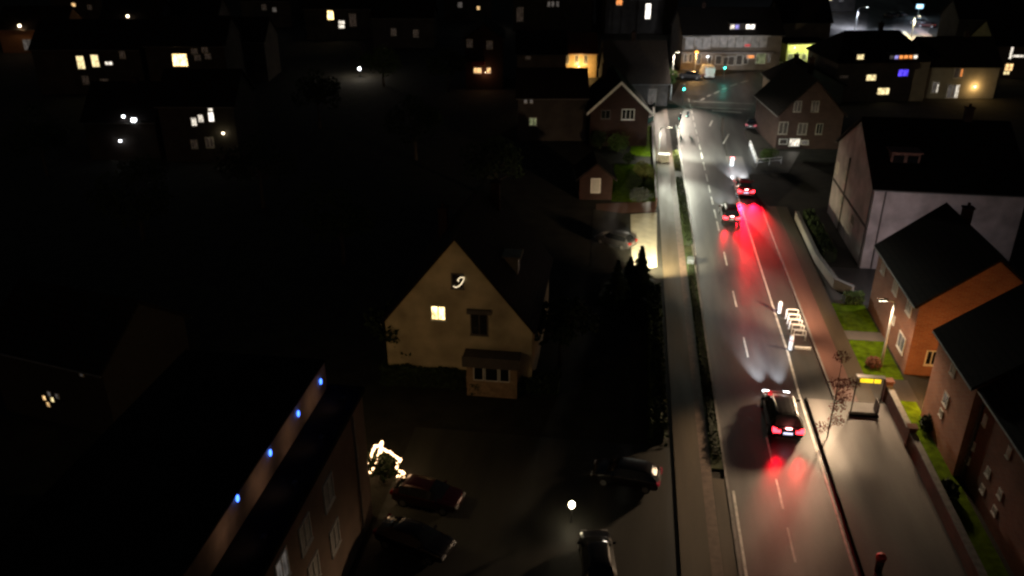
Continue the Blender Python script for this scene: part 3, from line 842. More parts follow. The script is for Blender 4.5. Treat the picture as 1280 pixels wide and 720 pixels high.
hV.winp('front', 36, 56, 12, 12, 'dimwhite')
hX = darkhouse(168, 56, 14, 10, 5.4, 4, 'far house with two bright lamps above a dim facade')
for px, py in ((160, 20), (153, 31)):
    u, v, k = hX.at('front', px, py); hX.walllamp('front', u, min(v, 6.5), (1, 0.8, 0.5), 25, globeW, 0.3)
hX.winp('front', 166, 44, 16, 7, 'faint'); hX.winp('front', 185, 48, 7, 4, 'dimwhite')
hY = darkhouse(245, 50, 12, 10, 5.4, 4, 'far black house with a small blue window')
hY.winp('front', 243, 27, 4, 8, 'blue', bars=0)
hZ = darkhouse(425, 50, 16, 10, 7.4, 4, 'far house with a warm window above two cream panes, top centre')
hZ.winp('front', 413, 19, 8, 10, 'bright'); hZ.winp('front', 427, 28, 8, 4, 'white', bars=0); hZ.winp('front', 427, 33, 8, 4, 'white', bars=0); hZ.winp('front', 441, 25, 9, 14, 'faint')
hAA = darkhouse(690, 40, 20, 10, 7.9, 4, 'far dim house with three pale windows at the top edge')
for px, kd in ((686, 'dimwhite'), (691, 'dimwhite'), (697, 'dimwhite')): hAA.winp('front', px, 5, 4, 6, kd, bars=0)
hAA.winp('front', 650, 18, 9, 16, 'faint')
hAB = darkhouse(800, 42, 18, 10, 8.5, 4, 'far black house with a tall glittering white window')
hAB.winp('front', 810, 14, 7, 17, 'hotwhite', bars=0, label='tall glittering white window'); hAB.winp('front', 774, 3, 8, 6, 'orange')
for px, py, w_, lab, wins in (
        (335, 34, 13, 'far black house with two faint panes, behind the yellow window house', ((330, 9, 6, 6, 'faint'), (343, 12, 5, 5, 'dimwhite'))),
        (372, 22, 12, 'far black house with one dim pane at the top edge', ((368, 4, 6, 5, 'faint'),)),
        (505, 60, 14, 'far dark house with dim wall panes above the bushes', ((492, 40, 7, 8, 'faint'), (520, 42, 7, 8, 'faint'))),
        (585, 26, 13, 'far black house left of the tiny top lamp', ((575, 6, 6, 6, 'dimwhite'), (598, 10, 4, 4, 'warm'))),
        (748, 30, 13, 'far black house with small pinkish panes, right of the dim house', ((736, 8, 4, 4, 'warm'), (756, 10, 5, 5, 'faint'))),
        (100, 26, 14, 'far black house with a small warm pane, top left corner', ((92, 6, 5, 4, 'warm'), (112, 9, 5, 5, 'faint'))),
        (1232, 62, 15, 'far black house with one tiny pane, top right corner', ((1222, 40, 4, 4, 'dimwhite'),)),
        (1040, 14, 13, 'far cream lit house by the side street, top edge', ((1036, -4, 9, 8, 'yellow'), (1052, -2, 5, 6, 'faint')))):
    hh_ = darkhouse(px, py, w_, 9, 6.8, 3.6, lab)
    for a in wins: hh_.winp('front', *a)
# small reflected glints far left below, put in as glowing panes
hAC = darkhouse(76, 530, 10, 8, 5.4, 3, 'low black house on the left with a cluster of small glinting panes', ang=-20, wm=mat('black_render', (0.03, 0.026, 0.024), 0.9))
for px, py, kd in ((56, 497, 'warm'), (62, 492, 'dimwhite'), (66, 499, 'yellow'), (72, 495, 'dimwhite'), (61, 505, 'warm'), (102, 467, 'dimwhite')):
    hAC.winp('front', px, py, 4, 7, kd, bars=0, sill=False)

# ---- flat roofed block, bottom left
x1 = G(452, 490, 8.7).x; yE = G(452, 490, 8.7).y
x2 = G(400, 459, 10.5).x
bl = House('apartment_block', 'flat roofed block with blue lamps along its raised roof wall', 'apartment block', x2 - 9, x1, 10, yE, 8.7, 0, 'y', mat('brown_render', (0.22, 0.15, 0.11), 0.9, var=0.2, scale=0.5), felt, flat=True)
cx0 = bl.root.location.x; cy0 = bl.root.location.y
mb = MB(); mb.box((x2 - 4.0 - cx0, 0.1, 9.6), (8.0, bl.d - 0.1, 1.7))
up = mb.build('raised_wall', mat('roof_wall', (0.24, 0.17, 0.11), 0.9, var=0.5, scale=0.5), bl.root)
mb = MB(); mb.box((x2 - 4.0 - cx0, 0.1, 10.5), (8.1, bl.d, 0.1)); mb.build('roof', felt, bl.root)
blueM = glow('blue_lamp', (0.05, 0.16, 1.0), 5.0)
for px, py in ((397, 473), (369, 513), (334, 562), (293, 619)):
    q, k = hit(px + 4, py + 4, (x2 + 0.1, 0, 0), Vector((1, 0, 0)))
    mb = MB(); mb.ball((x2 + 0.1 - cx0, q.y - cy0, q.z), 0.12, 10, 6, (0.5, 1, 1.5)); lo = mb.build('blue_lamp', blueM, bl.root, True)
    lamp('POINT', 'blue_lamp_light', (x2 + 0.5 - cx0, q.y - cy0, q.z), 0.12, (0.15, 0.3, 1), bl.root, 0.1)
for px, py, wq, hq, kd in ((410, 615, 14, 34, 'shutter'), (381, 667, 15, 40, 'shutter'), (352, 712, 15, 34, 'dimwhite'), (418, 671, 10, 44, 'shutter'), (392, 714, 12, 40, 'shutter')):
    u, v, k = bl.at('right', px, py)
    bl.win('right', u, v, 1.3, 1.5, kd)
mb = MB(); mb.tube([(bl.w / 2 + 0.1, bl.d / 2 - 2.0, 0), (bl.w / 2 + 0.1, bl.d / 2 - 2.0, 8.4)], 0.07, 8); mb.build('downpipe', gutterM, bl.root)
bl.walllamp('back', -3.0, 7.6, (1, 0.68, 0.3), 330, globeW, 0.12)  # unseen lamp, added to light the cream gable wall
# lamps added on the roof strip to brighten the raised wall
for yy in (yE - 2, yE - 5.5, yE - 9, yE - 12.5):
    mb = MB(); mb.tube([(bl.w / 2 - 0.3, yy - cy0, 8.8), (bl.w / 2 - 0.3, yy - cy0, 9.5)], 0.05, 6); mb.box((bl.w / 2 - 0.3, yy - cy0, 9.55), (0.2, 0.3, 0.1)); o = mb.build('added_wall_wash', blackM, bl.root)
    lamp('SPOT', 'added_wall_wash_beam', (bl.w / 2 - 0.35, yy - cy0, 9.47), 17, (1, 0.62, 0.45), bl.root, 0.5, 120, 0.8, (-1, 0, -0.02))

# ------------------------------------------------------------------ street furniture
def street_lamp(label, base, top, arm=(-0.9, 0), power=2500, col=LEDC, m=None, spot=150, r=0.085, group='street lamps', tilt=(0, 0), side=None):
    t = thing('street_lamp', label, 'street lamp', (base.x, base.y, 0.0), 0, group)
    mb = MB()
    mb.tube([(0, 0, 0), (0, 0, 1.0), (0, 0, top - 0.2)], [r * 1.5, r * 1.3, r], 10)
    mb.build('pole', steel, t, True)
    ax, ay = arm
    mb = MB(); mb.tube([(0, 0, top - 0.3), (ax * 0.15, ay * 0.15, top - 0.08), (ax * 0.5, ay * 0.5, top + 0.02), (ax, ay, top + 0.05)], r * 0.7, 8); mb.build('arm', steel, t, True)
    rz = math.atan2(ay, ax)
    mb = MB(); hx, hy = ax * 1.25, ay * 1.25
    mb.box((hx, hy, top + 0.1), (0.75, 0.3, 0.1), rz); mb.box((hx, hy, top + 0.16), (0.5, 0.2, 0.05), rz)
    hd = mb.build('lamp_head', blackM, t)
    mb = MB(); mb.box((hx, hy, top + 0.03), (0.6, 0.24, 0.03), rz); mb.build('lens', m or ledW, hd)
    lamp('SPOT', 'street_lamp_light', (hx, hy, top - 0.02), power, col, t, 0.4, spot, 0.9, (tilt[0], tilt[1], -1))
    for (pw, cone, ax2, ay2, az2) in side or ():  # extra beams added to brighten chosen ground and walls
        lamp('SPOT', 'street_lamp_light', (hx, hy, top - 0.02), pw, col, t, 0.8, cone, 1.0, (ax2, ay2, az2))
    return t

b1 = G(1101, 458)
street_lamp('slim street lamp lighting the lawn in front of the brick house', b1, up_at(b1, 376), (-0.75, -0.1), 1800, (1.0, 0.69, 0.42), spot=140, side=[(5500, 56, 0.3, -1.0, -0.5), (4500, 66, -0.4, -1.0, -0.6), (30000, 46, -0.8, -1.0, -0.42), (4500, 60, -1.0, 0.15, -0.75), (2000, 70, 0.1, 1.0, -0.9), (26000, 56, -0.62, 1.0, -0.42)])
b2 = G(822.5, 198)
street_lamp('street lamp beside the pale cabinet on the left footpath', b2, up_at(b2, 159), (1.0, 0), 3000, (0.95, 0.97, 0.78), spot=140, side=[(13000, 84, 1.0, 0.5, -0.75), (1500, 70, 0.3, -1.0, -0.7), (46000, 32, 0.25, -1.0, -0.18), (17000, 21, -0.04, -1.0, -0.17)])
b3 = G(838, 125)
street_lamp('tall white lit street lamp at the junction corner with a lower arm', b3, up_at(b3, 65), (0.4, -0.4), 1500, (1.0, 0.84, 0.68), spot=130, side=[(20000, 66, 0.12, -1.0, -0.5), (7500, 70, 0.75, 1.0, -0.62), (3500, 80, 1.0, 0.0, -0.8)])
b4 = G(868, 92)
street_lamp('orange glowing street lamp in front of the shops', b4, up_at(b4, 64), (0.01, -0.5), 4200, (1.0, 0.55, 0.18), glow('sodium_lens', (1.0, 0.42, 0.06), 18), spot=170)
b5 = G(1068, 40)
street_lamp('far white street lamp on the side street, top right', b5, up_at(b5, 9), (1.6, -0.2), 11000, (0.75, 0.83, 1.0), glow('cool_lens', (0.8, 0.9, 1.0), 14), side=[(38000, 80, 1.0, 0.3, -0.35), (26000, 80, -0.3, 1.0, -0.4)])
# orange glow of the sodium lamp's bowl
mb = MB(); q = G(868, 92); zz = up_at(q, 62)
bowl = mb.ball((0.01 * 1.25, -0.62, zz - 0.35), 0.3, 12, 8, (1, 1, 0.8)).build('lamp_bowl', glow('sodium_bowl', (1.0, 0.45, 0.05), 7), [o for o in bpy.data.objects if o.get('label', '').startswith('orange glowing')][0], True)

# added lamp, hidden behind the conifers, to light the pale drive
q = G(799, 356)
t = thing('added_drive_lamp', 'slim added lamp hidden by the bright pale driveway', 'lamp', (q.x, q.y, 0))
mb = MB(); mb.tube([(0, 0, 0), (0, 0, 3.3)], 0.045, 8); mb.build('pole', blackM, t)
mb = MB(); mb.box((0, 0, 3.42), (0.5, 0.3, 0.08)); hd = mb.build('lamp_head', blackM, t)
mb = MB(); mb.box((0, 0, 3.365), (0.4, 0.24, 0.03)); mb.build('lens', ledW, hd)
lamp('SPOT', 'added_drive_light', (0, 0, 3.33), 60000, (1.0, 0.86, 0.52), t, 0.1, 84, 1.0, (0.42, 1.0, -0.36))
# yard globe lamp
q = G(714, 652)
t = thing('globe_lamp', 'small white globe lamp glowing in the dark yard', 'lamp', (q.x, q.y, 0))
zz = up_at(q, 631)
mb = MB(); mb.tube([(0, 0, 0), (0, 0, zz - 0.14)], 0.04, 8); mb.tube([(0, 0, 0), (0, 0, 0.06)], 0.14, 10); mb.build('pole', blackM, t)
mb = MB(); mb.ball((0, 0, zz), 0.19, 14, 10, (1, 1, 1.25)); mb.build('globe', glow('yard_globe', (1.0, 0.85, 0.55), 16), t, True)
lamp('POINT', 'globe_lamp_light', (0, -0.25, max(0.5, zz - 0.35)), 7, (1.0, 0.82, 0.52), t, 0.15)
# lone lights in the dark
for px, py, lab in ((450, 90, 'tiny white lamp on a post beside the dim bushes'), (615, 32, 'tiny far lamp on a post at the top centre'), (309, 42, 'tiny far lamp on a post above the yellow window'),):
    q = G(px, py + 6)
    t = thing('post_lamp', lab, 'lamp', (q.x, q.y, 0)); zz = up_at(q, py - 4)
    mb = MB(); mb.tube([(0, 0, 0), (0, 0, zz - 0.2)], 0.06, 6); mb.build('pole', blackM, t)
    mb = MB(); mb.ball((0, 0, zz), 0.3, 8, 6); mb.build('globe', globeC, t, True)
    lamp('POINT', 'post_lamp_light', (0, 0, zz + 0.5), 420 if px == 450 else 60, (1, 0.85, 0.65), t, 0.2)

# traffic lights
tealM = glow('green_signal', (0.05, 1.0, 0.72), 20.0)
def signal(label, base, zt, facing=-1, lit=True, power=60, arm=None, teal_top=False):
    t = thing('traffic_light', label, 'traffic light', (base.x, base.y, 0), TH, 'traffic lights at the junction')
    mb = MB(); mb.tube([(0, 0.16 * -facing, 0), (0, 0.16 * -facing, zt + 0.35)], 0.06, 8)
    if arm: mb.tube([(0, 0.16 * -facing, zt + 0.2), (arm[0] * 0.5, arm[1] * 0.5, zt + 0.75), (arm[0], arm[1], zt + 0.9)], 0.05, 8)
    mb.build('pole', frameD, t)
    def head(x, y, z, nm='signal_head'):
        mb = MB(); mb.box((x, y, z + 0.33), (0.32, 0.2, 1.0))
        for k in range(3):
            mb.tube([(x, y + facing * 0.08, z + k * 0.31), (x, y + facing * 0.3, z + k * 0.31)], 0.13, 10)
        hd = mb.build(nm, blackM, t)
        for k in range(3):
            mb = MB(); mb.ball((x, y + facing * 0.27, z + k * 0.31), 0.15, 10, 6, (1, 0.35, 1))
            mb.build('lens', tealM if (k == 0 and lit) else blackM, hd, True)
        if lit:
            lamp('POINT', 'signal_light', (x, y + facing * 0.6, z), power, (0.05, 1.0, 0.75), t, 0.12)
    head(0, 0, zt)
    if arm: head(arm[0], arm[1], zt + 0.25)
    return t
q = G(853, 131); signal('traffic light glowing green at the left junction corner', q, up_at(q, 111), power=50)
q = G(904, 101); signal('traffic light glowing green in front of the shops', q, up_at(q, 84.5), power=60)
q = G(957, 136); signal('traffic light glowing green beside the long black roof', q, up_at(q, 120.5), power=40)
q = G(849, 162); signal('traffic light seen from behind on the left kerb with a slanted arm', q, up_at(q, 149), 1, True, 25, arm=(1.3, 0.7))

# bike hoops on the parking lane, with white marker posts at both ends
hoopM = mat('white_hoop', (0.75, 0.75, 0.76), 0.4, var=0.05)
hl = ['farthest white bike hoop, beside the upper marker post', 'second white bike hoop from the far end of the row', 'middle white bike hoop of the row of five', 'fourth white bike hoop from the far end of the row', 'nearest white bike hoop, beside the lower marker post']
hb = [(990.5, 399), (993, 405), (996, 411.5), (998.5, 419), (1001, 429)]
qa = G(980.5, 398.5); qb = G(987, 430)
for k in range(5):
    f = k / 4
    q0 = G(978.5 + 8.5 * f, 399 + 20 * f * 1.0 + 10 * f * f * 0.4)
    y = qa.y + (G(985, 427).y - qa.y) * (f * 0.93)
    t = thing('bike_hoop', hl[k], 'bike stand', (15.2, y, 0.03), 0, 'white bike hoops in a row')
    pts = []
    w2, hh, rr = 0.48, 0.92, 0.16
    pts = [(-w2, 0, 0), (-w2, 0, hh - rr)] + [(-w2 + rr - rr * math.cos(a), 0, hh - rr + rr * math.sin(a)) for a in (PI / 6, PI / 3, PI / 2)] + [(w2 - rr + rr * math.sin(a), 0, hh - rr + rr * math.cos(a)) for a in (0, PI / 6, PI / 3, PI / 2)] + [(w2, 0, 0)]
    mb = MB(); mb.tube(pts, 0.055, 8); mb.build('hoop', hoopM, t, True)
    mb = MB(); mb.box((0, 0, 0.5), (0.9, 0.05, 0.06)); mb.build('crossbar', hoopM, t)
    mb = MB()
    for sx in (-w2, w2): mb.tube([(sx, 0, 0), (sx, 0, 0.025)], 0.11, 10)
    mb.build('foot_plate', steel, t)
postM = mat('reflective_white', (0.85, 0.84, 0.84), 0.35, var=0.04)
for px, py, top, lab in ((973.5, 391.5, 377, 'upper white marker post, at the far end of the bike hoops'), (987.5, 437.5, 419, 'lower white marker post with a pink band, at the near end of the bike hoops')):
    q = G(px, py)
    t = thing('marker_post', lab, 'bollard', (q.x, q.y, 0.02), 0, 'white marker posts by the bike hoops')
    zz = up_at(q, top)
    mb = MB(); mb.tube([(0, 0, 0), (0, 0, zz * 0.9), (0, 0, zz * 0.97), (0, 0, zz)], [0.17, 0.17, 0.13, 0.05], 12); mb.build('post', postM, t, True)
    mb = MB(); mb.tube([(0, 0, zz * 0.6), (0, 0, zz * 0.72)], 0.176, 12); mb.build('band', mat('pink_band', (0.8, 0.45, 0.45), 0.4), t, True)
    mb = MB(); mb.tube([(0, 0, 0), (0, 0, 0.04)], 0.26, 12); mb.build('base', blackM, t)
q = G(1003, 436.5)
mb = MB(); mb.box((0, 0, 0.09), (1.25, 0.28, 0.14)); o = mb.build('wheel_stop', whiteM, None, loc=(q.x, q.y, 0.03)); tag(o, 'white kerb block lying at the near end of the bike hoops', 'wheel stop')

# bollard at the bay nose
q = G(914.5, 207)
t = thing('keep_left_bollard', 'bright white traffic bollard with a red top at the lane nose', 'bollard', (q.x, q.y, 0.02))
mb = MB(); mb.box((0, 0, 0.45), (0.42, 0.3, 0.9)); mb.build('body', glow('bollard_glow', (0.75, 0.92, 1.0), 1.4), t)  # body glows in place of light falling on it
mb = MB(); mb.box((0, 0, 1.05), (0.46, 0.3, 0.28)); mb.build('cap', redM, t)

# teal railing, round shrub, little light
r0 = G(937, 184); r1 = G(946, 208); r2 = G(976, 205)
t = thing('railing', 'bright teal lit railing at the bend in front of the brick house', 'railing', (0, 0, 0))
mb = MB()
def rail(a, b, mb):
    d = (b - a); n = max(2, int(d.length / 1.5))
    for k in range(n + 1):
        p = a + d * (k / n); mb.tube([(p.x, p.y, 0), (p.x, p.y, 1.0)], 0.045, 6)
mbp = MB(); rail(r0, r1, mbp); rail(r1, r2, mbp); mbp.build('posts', hoopM, t)
for z in (0.98, 0.55):
    mb = MB(); mb.tube([(*r0[:2], z), (*r1[:2], z), (*r2[:2], z)], 0.05, 6); mb.build('rail', hoopM, t)

# pale cabinet on the left footpath
q = G(829, 204)
t = thing('utility_cabinet', 'pale utility cabinet brightly lit beside the left footpath', 'cabinet', (q.x, q.y + 0.3, 0))
mb = MB(); mb.box((0, 0, 0.62), (1.45, 0.6, 1.04)); mb.build('body', whiteM, t)
mb = MB(); mb.box((0, 0, 1.18), (1.55, 0.7, 0.08)); mb.build('lid', whiteM, t)
mb = MB(); mb.box((0, 0, 0.05), (1.4, 0.55, 0.1)); mb.build('plinth', kerbM, t)
for sx in (-0.36, 0.36):
    mb = MB(); mb.box((sx, -0.31, 0.62), (0.66, 0.03, 0.92)); d = mb.build('door', mat('cabinet_door', (0.7, 0.7, 0.62), 0.5), t)
    mb = MB(); mb.box((sx * 0.3, -0.34, 0.65), (0.05, 0.03, 0.14)); mb.build('handle', blackM, d)

# bus stop shelter with yellow lit sign
s0 = G(1062, 521); s1 = G(1095, 523)
t = thing('bus_shelter', 'glass bus shelter with a yellow lit header on the right pavement', 'bus shelter', ((s0.x + s1.x) / 2, (s0.y + s1.y) / 2, 0.14))
ww = (s1.x - s0.x); hh = up_at(s1, 474) - 0.14
mb = MB()
for sx in (-ww / 2, ww / 2):
    mb.box((sx, 0, hh / 2), (0.07, 0.07, hh)); 
mb.build('frame', frameD, t)
gm, nt_, bb = nodes('shelter_glass'); bb.inputs['Base Color'].default_value = (0.25, 0.27, 0.26, 1); bb.inputs['Roughness'].default_value = 0.25; bb.inputs['Alpha'].default_value = 0.08
mb = MB(); mb.box((0, 0.0, hh / 2 + 0.1), (ww - 0.1, 0.015, hh - 0.4)); mb.build('glass_panel', gm, t)
mb = MB(); mb.box((0, 0.08, hh + 0.07), (ww + 0.1, 0.42, 0.07)); mb.build('roof', mat('shelter_roof', (0.2, 0.18, 0.17), 0.8), t)
mb = MB(); mb.box((-0.3, -0.14, hh - 0.12), (0.85, 0.06, 0.3)); mb.build('sign', glow('yellow_sign', (1.0, 0.68, 0.02), 1.5, 0.15), t)
mb = MB(); mb.box((0.42, -0.14, hh - 0.12), (0.42, 0.06, 0.3)); mb.build('sign', glow('yellow_sign', (1.0, 0.7, 0.02), 1.5), t)
mb = MB(); mb.box((0, -0.06, 0.14), (ww + 0.15, 0.35, 0.2)); mb.build('bench', mat('bench_shade_black', (0.012, 0.01, 0.009), 1.0, spec=0.05), t)  # low near-black bar, shade under the bench put into its colour
mb = MB(); mb.box((ww / 2 + 0.05, 0.5, 0.5), (0.06, 1.0, 1.0)); mb.build('side_panel', frameD, t)

# red topped litter bin at the bottom edge
q = G(1097, 716)
t = thing('litter_bin', 'dark post bin with a red top on the pavement at the bottom edge', 'bin', (q.x, q.y, 0.14))
mb = MB(); mb.tube([(0, 0, 0), (0, 0, 0.9)], [0.2, 0.24], 12); mb.build('body', blackM, t, True)
mb = MB(); mb.tube([(0, 0, 0.86), (0, 0, 1.0), (0, 0, 1.14), (0, 0, 1.2)], [0.27, 0.28, 0.2, 0.05], 12); mb.build('lid', redM, t, True)
mb = MB(); mb.box((0, -0.25, 0.98), (0.24, 0.05, 0.08)); mb.build('slot', blackM, t)

# garden walls
def wall_thing(name, label, pts, h, m, th=0.3, capm=None, cat='wall', pillars=()):
    t = thing(name, label, cat, (0, 0, 0))
    mb = MB(); cp = MB()
    for a, b in zip(pts[:-1], pts[1:]):
        a = Vector(a); b = Vector(b); d = b - a; c = (a + b) / 2; rz = math.atan2(d.y, d.x)
        mb.box((c.x, c.y, h / 2), (d.length, th, h), rz); cp.box((c.x, c.y, h + 0.05), (d.length, th + 0.1, 0.09), rz)
    mb.build('panel', m, t); cp.build('coping', capm or kerbM, t)
    for p in pillars:
        mb = MB(); mb.box((p[0], p[1], (h + 0.35) / 2), (0.5, 0.5, h + 0.35)); mb.box((p[0], p[1], h + 0.4), (0.62, 0.62, 0.1)); mb.build('pillar', m, t)
    return t
wall_thing('garden_wall', 'dark red brick garden wall with pale coping along the right pavement', [(19.95, 25), (19.95, 55.0)], 1.25, brick('wall_brick', (0.13, 0.055, 0.04), (0.17, 0.075, 0.05), (0.14, 0.11, 0.1)), pillars=[(19.95, 49.2), (19.95, 55.0)])
wall_thing('garden_wall', 'low grey garden wall curving in front of the white house', [(21.4, 72.5), (20.2, 74), (19.6, 80), (19.6, 92)], 0.9, renderG)
wall_thing('garden_wall', 'low white wall edging the left garden by the street lamp', [(4.15, 105.5), (4.15, 131)], 0.5, renderW, 0.2)
wall_thing('garden_wall', 'dark timber edge of the garden beside the left footpath', [(4.1, 94), (4.1, 104)], 1.0, woodD, 0.12, woodD, 'fence')
wall_thing('garden_wall', 'white corner wall by the gabled house at the path junction', [(3.2, 132), (4.3, 134.5), (4.6, 143)], 0.8, renderW, 0.25)

# ------------------------------------------------------------------ plants
def leaves(mb, c, rx, ry, rz, n, size, shell=0.55, rnd=random):
    for _ in range(n):
        while True:
            x, y, z = rnd.uniform(-1, 1), rnd.uniform(-1, 1), rnd.uniform(-1, 1)
            q = x * x + y * y + z * z
            if shell * shell * rnd.random() < q <= 1: break
        p = Vector((c[0] + x * rx, c[1] + y * ry, c[2] + z * rz))
        a = Vector((rnd.gauss(0, 1), rnd.gauss(0, 1), rnd.gauss(0, 1))).normalized()
        b = a.orthogonal().normalized(); s = size * rnd.uniform(0.6, 1.3)
        mb.poly([p - a * s, p - b * s * 0.6, p + a * s, p + b * s * 0.6])

def tree(label, px, py, h, r, m=None, n=1600, seed=1, name='tree', group=None, size=0.22, loc=None):
    rnd = random.Random(seed)
    q = loc or G(px, py)
    t = thing(name, label, 'tree', (q[0], q[1], 0), rnd.uniform(0, 6), group)
    mb = MB()
    tr = h * 0.022
    top = h * 0.62
    mb.tube([(0, 0, 0), (0.05, 0.03, h * 0.2), (-0.06, 0.05, h * 0.42), (0.04, -0.03, top)], [tr * 1.5, tr, tr * 0.75, tr * 0.35], 8)
    cl = []
    for k in range(9):
        a = k * 2.4 + rnd.uniform(-0.4, 0.4); z0 = h * rnd.uniform(0.28, 0.58)
        e = Vector((math.cos(a) * r * rnd.uniform(0.45, 0.85), math.sin(a) * r * rnd.uniform(0.45, 0.85), z0 + h * rnd.uniform(0.1, 0.3)))
        mb.tube([(0, 0, z0), (e.x * 0.5, e.y * 0.5, z0 + (e.z - z0) * 0.35), tuple(e)], [tr * 0.5, tr * 0.3, tr * 0.1], 5)
        cl.append(e)
    cl.append(Vector((0, 0, h * 0.85)))
    mb.build('trunk', bark, t, True)
    mb = MB()
    for e in cl:
        k = rnd.uniform(0.32, 0.52) * r
        leaves(mb, e, k, k, k * 0.85, n // len(cl), size, 0.5, rnd)
    mb.build('crown', m or leafD, t)
    return t

def conifer(label, px, py, h, r, n=1500, seed=3, group=None, loc=None):
    rnd = random.Random(seed)
    q = loc or G(px, py)
    t = thing('conifer', label, 'tree', (q[0], q[1], 0), 0, group)
    mb = MB(); mb.tube([(0, 0, 0), (0, 0, h * 0.95)], [h * 0.022, 0.02], 8); mb.build('trunk', bark, t)
    mb = MB()
    for _ in range(n):
        z = rnd.random() ** 1.4
        rr = r * (1 - z) * rnd.uniform(0.5, 1.05) * (0.8 + 0.3 * math.sin(z * 38))
        a = rnd.uniform(0, 2 * PI)
        p = Vector((math.cos(a) * rr, math.sin(a) * rr, h * (0.06 + 0.94 * z)))
        o = Vector((math.cos(a), math.sin(a), -0.5)).normalized(); b = o.cross(Vector((0, 0, 1))).normalized(); s = 0.28
        mb.poly([p - o * s, p - b * s * 0.5, p + o * s, p + b * s * 0.5])
    mb.build('crown', leafD, t)
    return t

def shrub(label, px, py, r, m, n=900, seed=5, sq=(1, 1, 0.9), size=0.12, name='shrub', group=None, loc=None):
    rnd = random.Random(seed)
    q = loc or G(px, py)
    t = thing(name, label, 'shrub', (q[0], q[1], 0), 0, group)
    mb = MB()
    for k in range(6):
        a = k * 1.05; mb.tube([(0, 0, 0), (math.cos(a) * r * 0.4, math.sin(a) * r * 0.4, r * 0.9)], [0.05, 0.02], 5)
    mb.build('stem', bark, t)
    mb = MB()
    for k in range(7):
        c = (rnd.uniform(-0.35, 0.35) * r, rnd.uniform(-0.35, 0.35) * r, r * sq[2] * rnd.uniform(0.7, 1.2))
        leaves(mb, c, r * 0.68 * sq[0], r * 0.68 * sq[1], r * 0.7 * sq[2], n // 7, size, 0.7, rnd)
    mb.build('foliage', m, t)
    return t

def hedge(label, a, b, h, th, m, n=1500, seed=9, size=0.13):
    rnd = random.Random(seed)
    a = Vector(a[:2]); b = Vector(b[:2]); d = b - a; c = (a + b) / 2; rz = math.atan2(d.y, d.x)
    t = thing('hedge', label, 'hedge', (c.x, c.y, 0), rz)
    L = d.length
    mb = MB(); mb.box((0, 0, h * 0.44), (L * 0.97, th * 0.7, h * 0.85)); mb.build('branches', hedgeD, t)
    mb = MB()
    for _ in range(n):
        f = rnd.random()
        x = rnd.uniform(-L / 2, L / 2); 
        if f < 0.5: y = rnd.uniform(-th / 2, th / 2); z = h * (0.92 + 0.1 * math.sin(x * 2.1 + seed) * 0.6) + rnd.uniform(-0.1, 0.12)
        else: y = rnd.choice((-1, 1)) * th / 2 * rnd.uniform(0.8, 1.1); z = rnd.uniform(0.05, h)
        p = Vector((x, y, z)); k = Vector((rnd.gauss(0, 1), rnd.gauss(0, 1), rnd.gauss(0, 1))).normalized(); o = k.orthogonal().normalized(); s = size * rnd.uniform(0.6, 1.3)
        mb.poly([p - k * s, p - o * s * 0.6, p + k * s, p + o * s * 0.6])
    mb.build('foliage', m, t)
    return t

shrub('round green shrub lit by the street lamp in the left garden', 805, 226, 1.55, leafY, 1300, 1)
shrub('dark spreading shrub on the left garden lawn', 801, 252, 1.5, mat('leaf_grey', (0.05, 0.06, 0.05), 0.8), 1100, 2, (1.2, 0.9, 0.6))
shrub('small shrub against the garden house gable', 786, 205, 1.0, leafD, 600, 3)
shrub('dim green shrub under the bargeboard gable', 772, 190, 1.7, leafG, 900, 31)
shrub('loose dark shrub at the left end of the bargeboard gable', 750, 186, 1.6, leafD, 800, 32)
shrub('round bright green topiary behind the teal railing', 960, 203, 1.3, leafG, 900, 4)
conifer('black conifer standing at the lower end of the bright driveway', 799, 367, 4.6, 1.5, 1900, 11)
conifer('lower conifer overlapping the bottom of the bright driveway', 786, 362, 3.2, 1.5, 1300, 12)
conifer('dark conifer left of the path below the driveway', 770, 378, 4.0, 1.6, 1300, 13)
hedge('narrow olive hedge on the verge opposite the garden', (7.15, 108.2), (7.15, 116), 0.55, 0.7, leafY, 700, 1)
hedge('dark clipped hedge on the verge opposite the driveway', (7.15, 82), (7.15, 103.5), 0.8, 0.75, leafD, 2600, 2, 0.1)
hedge('long low hedge on the left verge along the street', (7.15, 45.8), (7.15, 80), 0.28, 0.62, leafD, 3200, 3, 0.08)
hedge('dark hedge across the front of the cream gabled house', G(478, 478), G(584, 484), 1.7, 1.2, leafD, 1800, 4)
hedge('low dark hedge in front of the bay of the cream gabled house', G(588, 490), G(650, 491), 1.0, 1.0, leafD, 1300, 15)
hedge('dark hedge right of the bay of the cream gabled house', G(652, 486), G(700, 490), 1.4, 1.2, leafD, 900, 5)
hedge('dark hedge between the yard and the left footpath', (3.4, 47), (3.4, 70), 1.5, 1.0, leafD, 2000, 6, 0.18)
hedge('garden hedge on the lawn in front of the brick house', (20.3, 70.9), (22.0, 71.1), 1.0, 0.8, leafG, 400, 7)
hedge('dark hedge behind the low grey wall of the white house', (20.8, 80.0), (20.8, 92), 1.3, 1.2, leafD, 1200, 8, 0.16)
shrub('dark shrub at the foot of the end terrace', 1158, 538, 0.8, leafD, 500, 41)
shrub('dark shrub on the lawn below the dim terrace', 1183, 622, 0.7, leafD, 500, 42)
shrub('low red leaved shrub on the lawn by the yellow sign', 1091, 461, 0.6, leafB, 400, 43)
